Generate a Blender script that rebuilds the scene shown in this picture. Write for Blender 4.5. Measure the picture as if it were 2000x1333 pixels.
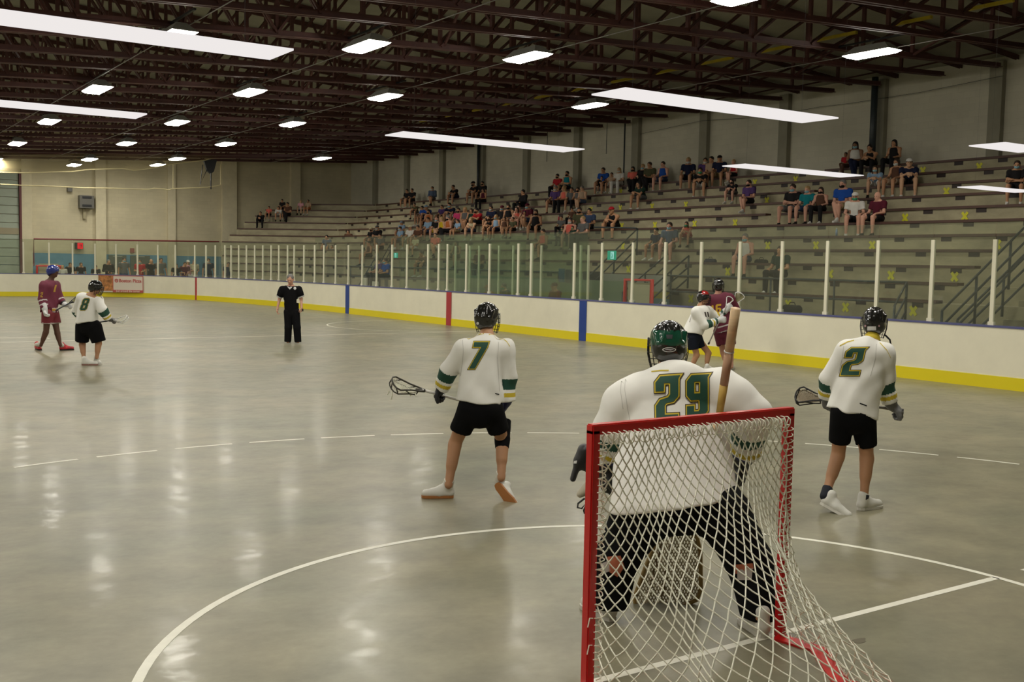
import bpy, bmesh, math, random
import numpy as np
from mathutils import Vector, Matrix
PI = math.pi
for o in list(bpy.data.objects): bpy.data.objects.remove(o)
SC = bpy.context.scene
COL = SC.collection
# ---------------------------------------------------------------- camera, world, exposure
F_PX = 2077.996
RC = np.array([[0.83006393, 0.02453193, -0.5571284], [-0.55733431, 0.07106012, -0.82724176], [0.01929578, 0.99717032, 0.07265693]])
CAMZ = 2.0
cam = bpy.data.cameras.new('camera'); camo = bpy.data.objects.new('camera', cam); COL.objects.link(camo)
cam.sensor_width = 36; cam.lens = F_PX * 36 / 2000.0; cam.clip_start = 0.05; cam.clip_end = 300
M4 = Matrix.Identity(4)
for i in range(3):
    for j in range(3): M4[i][j] = RC[i][j]
M4[2][3] = CAMZ
camo.matrix_world = M4
SC.camera = camo
w = bpy.data.worlds.new('world'); SC.world = w; w.use_nodes = True
w.node_tree.nodes['Background'].inputs[0].default_value = (0.75, 0.72, 0.6, 1)
w.node_tree.nodes['Background'].inputs[1].default_value = 0.18
SC.view_settings.view_transform = 'Standard'; SC.view_settings.look = 'None'
SC.view_settings.gamma = 1; SC.view_settings.use_curve_mapping = False
SC.view_settings.exposure = 0.0
SC.cycles.max_bounces = 7; SC.cycles.diffuse_bounces = 3; SC.cycles.glossy_bounces = 3
SC.cycles.transparent_max_bounces = 24; SC.cycles.sample_clamp_indirect = 4.0
LAMP_STRENGTH = 62.0
LAMP_COLOR = (1.0, 0.955, 0.84)

def ray(px, py):
    v = RC @ np.array([px - 1000.0, -(py - 666.5), -F_PX]); return v
def fl(px, py, z=0.0):
    r = ray(px, py); t = (z - CAMZ) / r[2]; return Vector((r[0]*t, r[1]*t, z))
def at_x(px, py, X):
    r = ray(px, py); t = X / r[0]; return Vector((X, r[1]*t, CAMZ + r[2]*t))
def at_y(px, py, Y):
    r = ray(px, py); t = Y / r[1]; return Vector((r[0]*t, Y, CAMZ + r[2]*t))
def proj(P):
    c = RC.T @ (np.array(P) - np.array([0, 0, CAMZ])); return (1000 + F_PX*c[0]/-c[2], 666.5 - F_PX*c[1]/-c[2])

# ---------------------------------------------------------------- materials
MATS = {}
def srgb(r, g, b):
    f = lambda c: (c/255/12.92) if c <= 10 else ((c/255 + .055)/1.055)**2.4
    return (f(r), f(g), f(b))
def mat(name, col, rough=.6, metal=0., spec=.5, var=0., vscale=3., bump=0., bscale=40., coat=0., stretch=None, rvar=0., emit=0., ecol=None):
    if name in MATS: return MATS[name]
    m = bpy.data.materials.new(name); m.use_nodes = True; nt = m.node_tree; n = nt.nodes; L = nt.links
    b = n['Principled BSDF']
    b.inputs['Base Color'].default_value = (*col, 1); b.inputs['Roughness'].default_value = rough
    b.inputs['Metallic'].default_value = metal; b.inputs['Specular IOR Level'].default_value = spec
    b.inputs['Coat Weight'].default_value = coat
    if emit:
        b.inputs['Emission Color'].default_value = (*(ecol or col), 1); b.inputs['Emission Strength'].default_value = emit
    tc = n.new('ShaderNodeTexCoord'); src = tc.outputs['Object']
    if stretch:
        mp = n.new('ShaderNodeMapping'); mp.inputs['Scale'].default_value = stretch; L.new(src, mp.inputs[0]); src = mp.outputs[0]
    if var or rvar:
        t = n.new('ShaderNodeTexNoise'); t.inputs['Scale'].default_value = vscale; t.inputs['Detail'].default_value = 6
        t.inputs['Roughness'].default_value = .62
        L.new(src, t.inputs['Vector'])
        if var:
            r = n.new('ShaderNodeValToRGB'); r.color_ramp.elements[0].position = .3; r.color_ramp.elements[1].position = .7
            r.color_ramp.elements[0].color = (*[max(0, c*(1-var)) for c in col], 1)
            r.color_ramp.elements[1].color = (*[min(1, c*(1+var)) for c in col], 1)
            L.new(t.outputs['Fac'], r.inputs[0]); L.new(r.outputs[0], b.inputs['Base Color'])
        if rvar:
            mr = n.new('ShaderNodeMapRange'); mr.inputs[1].default_value = .3; mr.inputs[2].default_value = .7
            mr.inputs[3].default_value = rough - rvar; mr.inputs[4].default_value = rough + rvar
            L.new(t.outputs['Fac'], mr.inputs[0]); L.new(mr.outputs[0], b.inputs['Roughness'])
    if bump:
        t2 = n.new('ShaderNodeTexNoise'); t2.inputs['Scale'].default_value = bscale; t2.inputs['Detail'].default_value = 3
        bp = n.new('ShaderNodeBump'); bp.inputs['Strength'].default_value = bump; bp.inputs['Distance'].default_value = .02
        L.new(src, t2.inputs['Vector']); L.new(t2.outputs['Fac'], bp.inputs['Height']); L.new(bp.outputs[0], b.inputs['Normal'])
    MATS[name] = m; return m
def floor_mat():
    m = bpy.data.materials.new('polished_concrete'); m.use_nodes = True; nt = m.node_tree; n = nt.nodes; L = nt.links
    b = n['Principled BSDF']; tc = n.new('ShaderNodeTexCoord')
    mp = n.new('ShaderNodeMapping'); mp.inputs['Scale'].default_value = (1, 1.25, 1); mp.inputs['Rotation'].default_value = (0, 0, .5); L.new(tc.outputs['Object'], mp.inputs[0])
    def noise(sc, det, ro, dist=0):
        t = n.new('ShaderNodeTexNoise'); t.inputs['Scale'].default_value = sc; t.inputs['Detail'].default_value = det
        t.inputs['Roughness'].default_value = ro; t.inputs['Distortion'].default_value = dist; L.new(mp.outputs[0], t.inputs['Vector']); return t
    a = noise(.45, 5, .6, .3); c = noise(1.5, 10, .66, .0); d = noise(14, 4, .6)
    def ramp(t, p0, c0, p1, c1):
        r = n.new('ShaderNodeValToRGB'); r.color_ramp.elements[0].position = p0; r.color_ramp.elements[1].position = p1
        r.color_ramp.elements[0].color = (*c0, 1); r.color_ramp.elements[1].color = (*c1, 1); L.new(t.outputs['Fac'], r.inputs[0]); return r
    r1 = ramp(a, .3, (.205, .203, .143), .7, (.285, .255, .175))
    r2 = ramp(c, .2, (.62, .63, .63), .8, (1.36, 1.35, 1.3))
    r3 = ramp(d, .3, (.94, .94, .94), .7, (1.05, 1.05, 1.05))
    mx = n.new('ShaderNodeMix'); mx.data_type = 'RGBA'; mx.blend_type = 'MULTIPLY'; mx.inputs[0].default_value = 1
    L.new(r1.outputs[0], mx.inputs[6]); L.new(r2.outputs[0], mx.inputs[7])
    m2 = n.new('ShaderNodeMix'); m2.data_type = 'RGBA'; m2.blend_type = 'MULTIPLY'; m2.inputs[0].default_value = 1
    L.new(mx.outputs[2], m2.inputs[6]); L.new(r3.outputs[0], m2.inputs[7]); L.new(m2.outputs[2], b.inputs['Base Color'])
    mr = n.new('ShaderNodeMapRange'); mr.inputs[1].default_value = .3; mr.inputs[2].default_value = .7
    mr.inputs[3].default_value = .24; mr.inputs[4].default_value = .4
    b.inputs['Roughness'].default_value = .36
    b.inputs['Specular IOR Level'].default_value = .38; b.inputs['Coat Roughness'].default_value = .10; b.inputs['Coat IOR'].default_value = 1.4
    e = noise(6.5, 6, .65); cw = n.new('ShaderNodeMapRange'); cw.inputs[1].default_value = .46; cw.inputs[2].default_value = .64; cw.inputs[3].default_value = .03; cw.inputs[4].default_value = .20; e2 = noise(4.1, 7, .7); L.new(e2.outputs['Fac'], cw.inputs[0]); L.new(cw.outputs[0], b.inputs['Coat Weight']); bp = n.new('ShaderNodeBump'); bp.inputs['Strength'].default_value = .11; bp.inputs['Distance'].default_value = .012
    L.new(e.outputs['Fac'], bp.inputs['Height']); L.new(bp.outputs[0], b.inputs['Coat Normal'])
    return m
def block_mat(name, col, col2, bw=.4, bh=.2):
    m = bpy.data.materials.new(name); m.use_nodes = True; nt = m.node_tree; n = nt.nodes; L = nt.links
    b = n['Principled BSDF']; tc = n.new('ShaderNodeTexCoord')
    g = n.new('ShaderNodeSeparateXYZ'); L.new(tc.outputs['Object'], g.inputs[0])
    ad = n.new('ShaderNodeMath'); ad.operation = 'ADD'; L.new(g.outputs[0], ad.inputs[0]); L.new(g.outputs[1], ad.inputs[1])
    cb = n.new('ShaderNodeCombineXYZ'); L.new(ad.outputs[0], cb.inputs[0]); L.new(g.outputs[2], cb.inputs[1])
    br = n.new('ShaderNodeTexBrick'); br.inputs['Scale'].default_value = 1; br.inputs['Brick Width'].default_value = bw
    br.inputs['Row Height'].default_value = bh; br.inputs['Mortar Size'].default_value = .006
    br.inputs['Color1'].default_value = (*col, 1); br.inputs['Color2'].default_value = (*[c*.94 for c in col], 1); br.inputs['Mortar'].default_value = (*col2, 1)
    L.new(cb.outputs[0], br.inputs['Vector'])
    t = n.new('ShaderNodeTexNoise'); t.inputs['Scale'].default_value = .5; t.inputs['Detail'].default_value = 5; L.new(tc.outputs['Object'], t.inputs['Vector'])
    mr = n.new('ShaderNodeMapRange'); mr.inputs[1].default_value = .3; mr.inputs[2].default_value = .7; mr.inputs[3].default_value = .85; mr.inputs[4].default_value = 1.08
    L.new(t.outputs['Fac'], mr.inputs[0])
    mx = n.new('ShaderNodeVectorMath'); mx.operation = 'SCALE'; L.new(br.outputs['Color'], mx.inputs[0]); L.new(mr.outputs[0], mx.inputs['Scale'])
    L.new(mx.outputs[0], b.inputs['Base Color']); b.inputs['Roughness'].default_value = .8
    MATS[name] = m; return m
def glass_mat(name, tint, milk, refl=.9):
    m = bpy.data.materials.new(name); m.use_nodes = True; nt = m.node_tree; n = nt.nodes; L = nt.links
    for x in list(n): n.remove(x)
    out = n.new('ShaderNodeOutputMaterial'); tr = n.new('ShaderNodeBsdfTransparent'); tr.inputs[0].default_value = (*tint, 1)
    gl = n.new('ShaderNodeBsdfGlossy'); gl.inputs['Roughness'].default_value = .03; gl.inputs[0].default_value = (refl, refl, refl, 1)
    df = n.new('ShaderNodeBsdfDiffuse'); df.inputs[0].default_value = (.6, .62, .52, 1)
    lwn = n.new('ShaderNodeLayerWeight'); lwn.inputs[0].default_value = .5; pw = n.new('ShaderNodeMath'); pw.operation = 'POWER'; pw.inputs[1].default_value = 4.0; L.new(lwn.outputs['Facing'], pw.inputs[0]); lw = n.new('ShaderNodeMath'); lw.operation = 'MULTIPLY_ADD'; lw.inputs[1].default_value = .45; lw.inputs[2].default_value = .03; L.new(pw.outputs[0], lw.inputs[0])
    m1 = n.new('ShaderNodeMixShader'); m1.inputs[0].default_value = milk; L.new(tr.outputs[0], m1.inputs[1]); L.new(df.outputs[0], m1.inputs[2])
    m2 = n.new('ShaderNodeMixShader'); L.new(lw.outputs[0], m2.inputs[0]); L.new(m1.outputs[0], m2.inputs[1]); L.new(gl.outputs[0], m2.inputs[2])
    L.new(m2.outputs[0], out.inputs[0]); MATS[name] = m; return m
def emat(name, col, s):
    m = bpy.data.materials.new(name); m.use_nodes = True; nt = m.node_tree; n = nt.nodes
    for x in list(n): n.remove(x)
    out = n.new('ShaderNodeOutputMaterial'); e = n.new('ShaderNodeEmission'); e.inputs[0].default_value = (*col, 1); e.inputs[1].default_value = s
    nt.links.new(e.outputs[0], out.inputs[0]); MATS[name] = m; return m

# ---------------------------------------------------------------- mesh helpers
class MB:
    def __init__(s): s.v = []; s.f = []; s.mi = []; s.mats = []
    def _m(s, m):
        if m is None: return 0
        if m not in s.mats: s.mats.append(m)
        return s.mats.index(m)
    def box(s, c, d, m=None, R=None):
        i = len(s.v); k = s._m(m)
        for x in (-.5, .5):
            for y in (-.5, .5):
                for z in (-.5, .5):
                    p = Vector((x*d[0], y*d[1], z*d[2]))
                    if R is not None: p = R @ p
                    s.v.append(tuple(p + Vector(c)))
        for f in ((0,1,3,2),(4,6,7,5),(0,4,5,1),(2,3,7,6),(0,2,6,4),(1,5,7,3)):
            s.f.append(tuple(i+q for q in f)); s.mi.append(k)
        return s
    def beam(s, a, b, w, h, m=None, up=Vector((0,0,1))):
        a = Vector(a); b = Vector(b); d = b - a; l = d.length
        if l < 1e-6: return s
        x = d / l; y = up.cross(x)
        if y.length < 1e-4: y = Vector((0,1,0)).cross(x)
        y.normalize(); z = x.cross(y)
        R = Matrix((x, y, z)).transposed()
        return s.box((a+b)/2, (l, w, h), m, R)
    def tube(s, pts, r, n=8, m=None, closed=False, caps=True):
        pts = [Vector(p) for p in pts]; k = s._m(m); N = len(pts)
        rs = r if isinstance(r, (list, tuple)) else [r]*N
        i0 = len(s.v); pu = None
        for j, p in enumerate(pts):
            if closed: t = pts[(j+1) % N] - pts[j-1]
            else: t = pts[min(j+1, N-1)] - pts[max(j-1, 0)]
            if t.length < 1e-9: t = Vector((0,0,1))
            t.normalize()
            if pu is None:
                u = t.orthogonal().normalized()
            else:
                u = pu - t*pu.dot(t); u = u.normalized() if u.length > 1e-6 else t.orthogonal().normalized()
            pu = u; v = t.cross(u)
            for q in range(n):
                an = 2*PI*q/n; s.v.append(tuple(p + (u*math.cos(an) + v*math.sin(an))*rs[j]))
        for j in range(N if closed else N-1):
            a = i0 + j*n; b = i0 + ((j+1) % N)*n
            for q in range(n):
                s.f.append((a+q, a+(q+1) % n, b+(q+1) % n, b+q)); s.mi.append(k)
        if caps and not closed:
            s.f.append(tuple(i0+q for q in reversed(range(n)))); s.mi.append(k)
            s.f.append(tuple(i0+(N-1)*n+q for q in range(n))); s.mi.append(k)
        return s
    def poly(s, pts, m=None):
        i = len(s.v); s.v += [tuple(p) for p in pts]; s.f.append(tuple(range(i, i+len(pts)))); s.mi.append(s._m(m)); return s
    def prism(s, pts, vec, m=None):
        i = len(s.v); n = len(pts); v = Vector(vec); k = s._m(m)
        s.v += [tuple(p) for p in pts] + [tuple(Vector(p)+v) for p in pts]
        s.f.append(tuple(range(i+n-1, i-1, -1))); s.f.append(tuple(range(i+n, i+2*n))); s.mi += [k, k]
        for q in range(n):
            s.f.append((i+q, i+(q+1) % n, i+n+(q+1) % n, i+n+q)); s.mi.append(k)
        return s
    def ell(s, c, r, m=None, R=None, nu=14, nv=9, zmin=-1):
        k = s._m(m); i0 = len(s.v); a0 = math.acos(max(-1, min(1, -zmin))) if zmin > -1 else PI
        for j in range(nv+1):
            th = (math.acos(zmin) if zmin > -1 else PI)*j/nv
            for q in range(nu):
                ph = 2*PI*q/nu; p = Vector((r[0]*math.sin(th)*math.cos(ph), r[1]*math.sin(th)*math.sin(ph), r[2]*math.cos(th)))
                if R is not None: p = R @ p
                s.v.append(tuple(p+Vector(c)))
        for j in range(nv):
            for q in range(nu):
                a = i0+j*nu; b = a+nu
                s.f.append((a+q, b+q, b+(q+1) % nu, a+(q+1) % nu)); s.mi.append(k)
        return s
    def mesh(s, name, m=None, smooth=False):
        me = bpy.data.meshes.new(name); me.from_pydata(s.v, [], s.f)
        if s.mats:
            for q in s.mats: me.materials.append(q)
            me.polygons.foreach_set('material_index', s.mi)
        elif m: me.materials.append(m)
        if smooth: me.polygons.foreach_set('use_smooth', [True]*len(me.polygons))
        me.update(); return me
    def build(s, name, m=None, parent=None, smooth=False, loc=None):
        o = bpy.data.objects.new(name, s.mesh(name, m, smooth)); COL.objects.link(o)
        if parent: o.parent = parent
        if loc: o.location = loc
        return o
def tag(o, label=None, cat=None, group=None, kind=None):
    if label: o['label'] = label
    if cat: o['category'] = cat
    if group: o['group'] = group
    if kind: o['kind'] = kind
    return o
def empty(name, loc=(0,0,0), rz=0, label=None, cat=None, group=None):
    o = bpy.data.objects.new(name, None); COL.objects.link(o); o.location = loc; o.rotation_euler = (0,0,rz); o.empty_display_size = .1
    return tag(o, label, cat, group)
def copy_tree(o, parent=None, label=None, group=None):
    c = o.copy(); COL.objects.link(c); c.parent = parent
    for ch in list(o.children): copy_tree(ch, c)
    if label: c['label'] = label
    if group: c['group'] = group
    return c
_U = ['','first','second','third','fourth','fifth','sixth','seventh','eighth','ninth','tenth','eleventh','twelfth','thirteenth','fourteenth','fifteenth','sixteenth','seventeenth','eighteenth','nineteenth']
def _ordw(n):
    if n == 1: return 'nearest'
    if n < 20: return _U[n]
    t = {2:'twent',3:'thirt',4:'fort',5:'fift',6:'sixt'}[n//10]
    return t+'ieth' if n % 10 == 0 else t+'y-'+_U[n % 10]
ORD = [_ordw(n) for n in range(1, 70)]
def nth(i, first='first'): return first if i == 0 else ORD[i]
def struct(o): return tag(o, kind='structure')

# palette
WHITE = mat('white_board', (.86, .82, .66), .35, var=.05, vscale=1.2, spec=.5)
YEL = mat('yellow_kick_plate', (.82, .68, .012), .4)
BLUEL = mat('blue_line_paint', (.012, .05, .27), .4)
REDL = mat('red_line_paint', (.42, .035, .045), .4)
CAPB = mat('blue_cap_rail', (.09, .095, .24), .5)
LINE = mat('white_floor_paint', (.85, .83, .72), .45, var=.06, vscale=9)
CONC = mat('bleacher_concrete', (.335, .30, .195), .85, var=.25, vscale=1.1, bump=.25, bscale=14, stretch=(1, 1, 2.2))
CONCF = mat('walkway_concrete', (.22, .2, .13), .8, var=.15, vscale=2)
WOOD = mat('bench_wood_red_brown', (.075, .033, .022), .55, var=.25, vscale=2.5, stretch=(5, .6, 5))
WOODD = mat('bench_bracket_dark', (.02, .01, .008), .6)
TRUSS = mat('truss_red_oxide', (.075, .024, .019), .6, var=.2, vscale=3)
DECK = mat('roof_deck_grey', (.30, .29, .225), .8, var=.15, vscale=.8)
WALLB = block_mat('painted_block_wall', (.60, .57, .455), (.53, .505, .40))
WALLE = block_mat('painted_block_wall_end', (.60, .54, .37), (.53, .475, .325))
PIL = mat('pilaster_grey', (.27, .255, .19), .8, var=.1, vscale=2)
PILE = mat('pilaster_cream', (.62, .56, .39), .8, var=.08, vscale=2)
POSTM = mat('white_post_paint', (.82, .79, .63), .4)
STEELD = mat('dark_blue_grey_steel', (.035, .045, .05), .45, metal=.2)
STEELB = mat('black_steel', (.012, .013, .016), .5)
GLASS = glass_mat('rink_glass', (.88, .91, .86), .045)
GLASSG = glass_mat('thick_green_glass', (.87, .93, .875), .03)
REDP = mat('red_goal_paint', (.68, .016, .018), .3, spec=.5, coat=.3)
TAPEY = mat('yellow_tape', (.6, .58, .02), .5)
YBRACE = mat('yellow_brace_paint', (.42, .32, .01), .5)
CABLE = mat('white_conduit', (.16, .15, .13), .5)
BLACK = mat('black_rubber', (.01, .01, .011), .5)

# ---------------------------------------------------------------- floor and painted lines
XW, YE, XL, YN, XB = 30.3, 64.2, -14.0, -8.0, 17.2
floor = struct(MB().box(((XW+XL)/2, (YE+YN)/2, -.1), (XW-XL+.4, YE-YN+.4, .2)).build('floor', floor_mat()))
def strip_mb(pts, wd, z=.0015, mb=None):
    mb = mb or MB(); n = len(pts); L, R = [], []
    for i, p in enumerate(pts):
        t = Vector(pts[min(i+1, n-1)][:2]+(0,)) - Vector(pts[max(i-1, 0)][:2]+(0,)); t.normalize(); q = Vector((-t.y, t.x, 0))*wd/2
        L.append(Vector((p[0], p[1], z)) + q); R.append(Vector((p[0], p[1], z)) - q)
    for i in range(n-1): mb.poly([L[i], R[i], R[i+1], L[i+1]])
    return mb
GC = Vector((3.78, 3.9, 0))
def arc(c, r, a0, a1, n=60): return [(c[0]+r*math.cos(a0+(a1-a0)*i/n), c[1]+r*math.sin(a0+(a1-a0)*i/n)) for i in range(n+1)]
def line_part(name, mb): 
    o = mb.build(name, LINE, floor); return o
line_part('crease_line', strip_mb(arc(GC, 2.73, 0, 2*PI, 120), .052))
line_part('goal_line', strip_mb([(2.95, 3.9), (6.50, 3.9)], .052))
line_part('side_dash_line', strip_mb([(6.82, 3.9), (8.2, 3.9)], .052))
mb = MB(); R9 = 7.2; dl = .62
a = math.radians(12); k = 0
while a < math.radians(170):
    strip_mb(arc(GC, R9, a, a + dl/R9, 6), .045, mb=mb); a += (dl + .19)/R9
line_part('dashed_arc_line', mb)
line_part('restraining_line', strip_mb([(-8.5, 26.35), (XB, 26.35)], .06))
line_part('faceoff_circle_line', strip_mb(arc((13.8+2.3, 29.3), 2.75, math.radians(60), math.radians(300), 50), .05))
line_part('short_side_line', strip_mb([(2.6, 27.6), (4.8, 27.7), (5.0, 27.2)], .06))
# small stains and a worn tape patch on the floor near the goal
mb = MB(); c = fl(1677, 1253); mb.poly([(c.x+.06*math.cos(t)*(1+.3*math.sin(3*t)), c.y+.03*math.sin(t), .001) for t in [2*PI*i/14 for i in range(14)]])
mb.build('floor_stain', mat('floor_stain_dark', (.12, .10, .055), .6), floor)

# ---------------------------------------------------------------- dasher boards (right side, curved corner, far end)
CR = 8.0; YF = 54.9; XLB = -8.7; HB = 1.055
pth = [(XB, y) for y in np.arange(-2, YF-CR-6, 1.2)]
# measured far corner of the boards: a wide sweeping curve
corner = [(17.2, 38.0), (17.1, 40.2), (16.9, 42.6), (16.62, 44.9), (16.3, 46.8), (15.95, 48.6), (15.5, 50.2), (14.9, 51.8), (14.1, 53.0), (13.1, 53.9), (12.0, 54.5), (10.8, 54.85), (9.5, 54.95)]
def catmull(P, n=6):
    P = [Vector((*p, 0)) for p in P]; out = []
    for i in range(len(P)-1):
        p0, p1, p2, p3 = P[max(i-1, 0)], P[i], P[i+1], P[min(i+2, len(P)-1)]
        for k in range(n):
            t = k/n; out.append(.5*((2*p1)+(-p0+p2)*t+(2*p0-5*p1+4*p2-p3)*t*t+(-p0+3*p1-3*p2+p3)*t**3))
    out.append(P[-1]); return [(p.x, p.y) for p in out]
BP = [(XB, -2.0), (XB, 10), (XB, 20), (XB, 30), (XB, 36)] + catmull(corner) + [(0, 54.95), (XLB, 54.95)]
def wall_strip(path, z0, z1, th, off=0.0, mb=None, m=None):
    """upright band along a path; off moves it to the left of travel (towards the rink)"""
    mb = mb or MB(); n = len(path); k = mb._m(m); i0 = len(mb.v)
    for i, p in enumerate(path):
        t = Vector((*path[min(i+1, n-1)], 0)) - Vector((*path[max(i-1, 0)], 0)); t.normalize(); q = Vector((-t.y, t.x, 0))
        a = Vector((p[0], p[1], 0)) + q*off; b = a - q*th
        for z in (z0, z1): mb.v.append((a.x, a.y, z))
        for z in (z1, z0): mb.v.append((b.x, b.y, z))
    for i in range(n-1):
        a = i0+i*4; b = a+4
        for q in range(4):
            mb.f.append((a+q, b+q, b+(q+1) % 4, a+(q+1) % 4)); mb.mi.append(k)
    for e in (i0, i0+(n-1)*4): mb.f.append((e, e+1, e+2, e+3)); mb.mi.append(k)
    return mb
boards = empty('dasher_boards', (0, 0, 0), label='white rink boards with yellow kick plate running down the side and around the far end', cat='boards')
wb = wall_strip(BP, .22, HB, .12).build('board_panel', WHITE, boards)
wall_strip(BP, .0, .22, .14, .012).build('kick_plate', YEL, boards)
wall_strip(BP, HB, HB+.035, .15, .012).build('cap_rail', CAPB, boards)
def board_stripe(name, y, wdt, m):
    MB().box((XB-.016, y, HB/2+.0), (.012, wdt, HB-.002)).build(name, m, boards)
board_stripe('blue_stripe', 22.2, .30, BLUEL); board_stripe('blue_stripe', 36.66, .30, BLUEL); board_stripe('red_stripe', 29.15, .30, REDL)
# thin red goal stripe on the curve
wall_strip([(15.62, 49.8), (15.60, 49.9)], 0, HB, .1, .03).build('goal_stripe', REDL, boards)
# ad banner on the far boards, flat against the start of the curve
BCP = [(XB, 36.0)] + catmull(corner, 10) + [(0, 54.95)]
def board_at(px, z):
    for i in range(len(BCP)-1):
        a, b = BCP[i], BCP[i+1]; pa, pb = proj((a[0], a[1], z))[0], proj((b[0], b[1], z))[0]
        if (pa-px)*(pb-px) <= 0 and pa != pb:
            t = (px-pa)/(pb-pa); return Vector((a[0]+(b[0]-a[0])*t, a[1]+(b[1]-a[1])*t, 0))
qa, qb = board_at(193, .6), board_at(281, .6); dq = (qb-qa).normalized(); nq = Vector((dq.y, -dq.x, 0)); Lq = (qb-qa).length
ad = empty('advert_banner', tuple(qa+nq*.05), math.atan2(dq.y, dq.x), label='pizza advert banner with red lettering on the far boards', cat='banner')
Lm = Lq*(222-193)/88.0
ADW = mat('advert_white', (.74, .66, .56), .5); ADR = mat('advert_red', (.5, .1, .09), .5)
MB().box((Lq/2, -.01, .64), (Lq, .012, .82)).build('banner_panel', ADW, ad)
MB().box((Lq/2, -.02, 1.035), (Lq, .01, .03)).box(((Lm+Lq)/2, -.02, .29), (Lq-Lm, .01, .12)).box((Lq-.02, -.02, .64), (.03, .01, .82)).box((Lm, -.02, .64), (.03, .01, .82)).build('red_border', ADR, ad)
PIZ = mat('pizza_picture', (.45, .19, .06), .6, var=.75, vscale=6)
MB().box((Lm/2, -.02, .66), (Lm-.03, .01, .74)).build('pizza_picture', PIZ, ad)
mb = MB(); cx0 = Lm+.17
mb.tube([(cx0+.075*math.cos(t), -.022, .8+.075*math.sin(t)) for t in [2*PI*i/16 for i in range(16)]], .017, 6, closed=True)
mb.tube([(cx0+.035*math.cos(t), -.022, .8+.035*math.sin(t)) for t in [2*PI*i/10 for i in range(10)]], .012, 6, closed=True)
mb.build('round_emblem', ADR, ad)
def text(name, s, size, mat_, parent, loc, bold=0.0, fit=None):
    cu = bpy.data.curves.new(name, 'FONT'); cu.body = s; cu.size = size; cu.extrude = .002; cu.offset = bold
    tmp = bpy.data.objects.new('tmp', cu); COL.objects.link(tmp)
    dg = bpy.context.evaluated_depsgraph_get(); me = bpy.data.meshes.new_from_object(tmp.evaluated_get(dg))
    bpy.data.objects.remove(tmp); bpy.data.curves.remove(cu)
    me.materials.clear(); me.materials.append(mat_)
    me.transform(Matrix.Rotation(PI/2, 4, 'X'))
    xs = [v.co.x for v in me.vertices]; wdt = max(xs)-min(xs)
    if fit and wdt > 0: me.transform(Matrix.Scale(fit/wdt, 4, (1, 0, 0)))
    o = bpy.data.objects.new(name, me); COL.objects.link(o); o.parent = parent; o.location = loc
    return o
text('lettering', 'Boston Pizza', .22, ADR, ad, (cx0+.12, -.024, .73), .006, Lq-cx0-.22)
text('lettering', 'Just around the corner', .12, ADW, ad, (Lm+.15, -.028, .255), .002, Lq-Lm-.3)
# ---------------------------------------------------------------- building shell
def ztop(X): return 8.47 + .07*(XW - X) if X > 4.3 else 8.47 + .07*(XW-4.3) - .07*(4.3 - X)
def zbot(X): return 8.05 - .056*(29.3 - X)
ZW = 8.36
struct(MB().box((XW+.15, (YE+YN)/2, ZW/2+.1), (.3, YE-YN+.6, ZW+.2)).build('wall_right', WALLB))
mb = MB(); mb.prism([(XL, YE, 0), (XW, YE, 0), (XW, YE, 8.5), (4.3, YE, ztop(4.3)), (XL, YE, ztop(XL))], (0, .3, 0))
struct(mb.build('wall_back', WALLE))
mb = MB(); mb.prism([(XL, YN, 0), (XW, YN, 0), (XW, YN, 8.5), (4.3, YN, ztop(4.3)), (XL, YN, ztop(XL))], (0, -.3, 0))
struct(mb.build('wall_front', WALLE))
struct(MB().box((XL-.15, (YE+YN)/2, 4.5), (.3, YE-YN+.6, 9.0)).build('wall_left', WALLE))
mb = MB(); mb.prism([(XL-.3, YN-.3, ztop(XL)), (4.3, YN-.3, ztop(4.3)), (XW+.3, YN-.3, ztop(XW)), (XW+.3, YN-.3, ztop(XW)+.25), (4.3, YN-.3, ztop(4.3)+.25), (XL-.3, YN-.3, ztop(XL)+.25)], (0, YE-YN+.6, 0))
struct(mb.build('ceiling', DECK))
BLUEW = mat('blue_wall_paint', (.115, .26, .36), .6, var=.08, vscale=2)
struct(MB().box(((XL+24.5)/2, YE-.012, 1.04), (24.5-XL, .02, 2.08)).build('trim_1', BLUEW))
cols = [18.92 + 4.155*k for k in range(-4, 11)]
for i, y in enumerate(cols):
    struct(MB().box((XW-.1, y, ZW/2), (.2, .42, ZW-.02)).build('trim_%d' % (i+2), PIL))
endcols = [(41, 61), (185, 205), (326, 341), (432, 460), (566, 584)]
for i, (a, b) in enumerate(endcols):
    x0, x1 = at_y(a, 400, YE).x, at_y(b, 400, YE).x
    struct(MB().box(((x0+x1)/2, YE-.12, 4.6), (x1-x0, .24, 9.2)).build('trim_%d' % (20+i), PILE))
# pipes on the side wall
def pipe(name, x, y, z0, z1, r, m, label, cat='pipe'):
    return tag(MB().tube([(x, y, z0), (x, y, z1)], r, 10, m).build(name, None, smooth=True), label, cat)
pipe('steel_column', XW-.42, 23.1, 5.345, 8.4, .11, STEELD, 'dark steel column standing in front of the upper right seats')
pipe('drain_pipe', XW-.3, 48.05, 5.0, 8.4, .07, STEELD, 'dark drain pipe on the side wall above the crowd', 'pipe')
pipe('drain_pipe', XW-.3, 36.1, 5.0, 8.4, .035, STEELD, 'thin dark pipe on the side wall behind the woman in pink', 'pipe')
for x, y0, y1, lab in ((1068, 316, 297, 'short thin cord hanging on the side wall left of the pipe'), (1184, 301, 262, 'pale thin cord hanging under the roof beside the thin dark pipe')):
    p = at_x(x, y0, XW-.15)
    tag(MB().tube([(p.x, p.y, p.z), (p.x+.01, p.y, 8.6)], .015, 6, STEELD).build('hanging_cord'), lab, 'cord')
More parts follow.
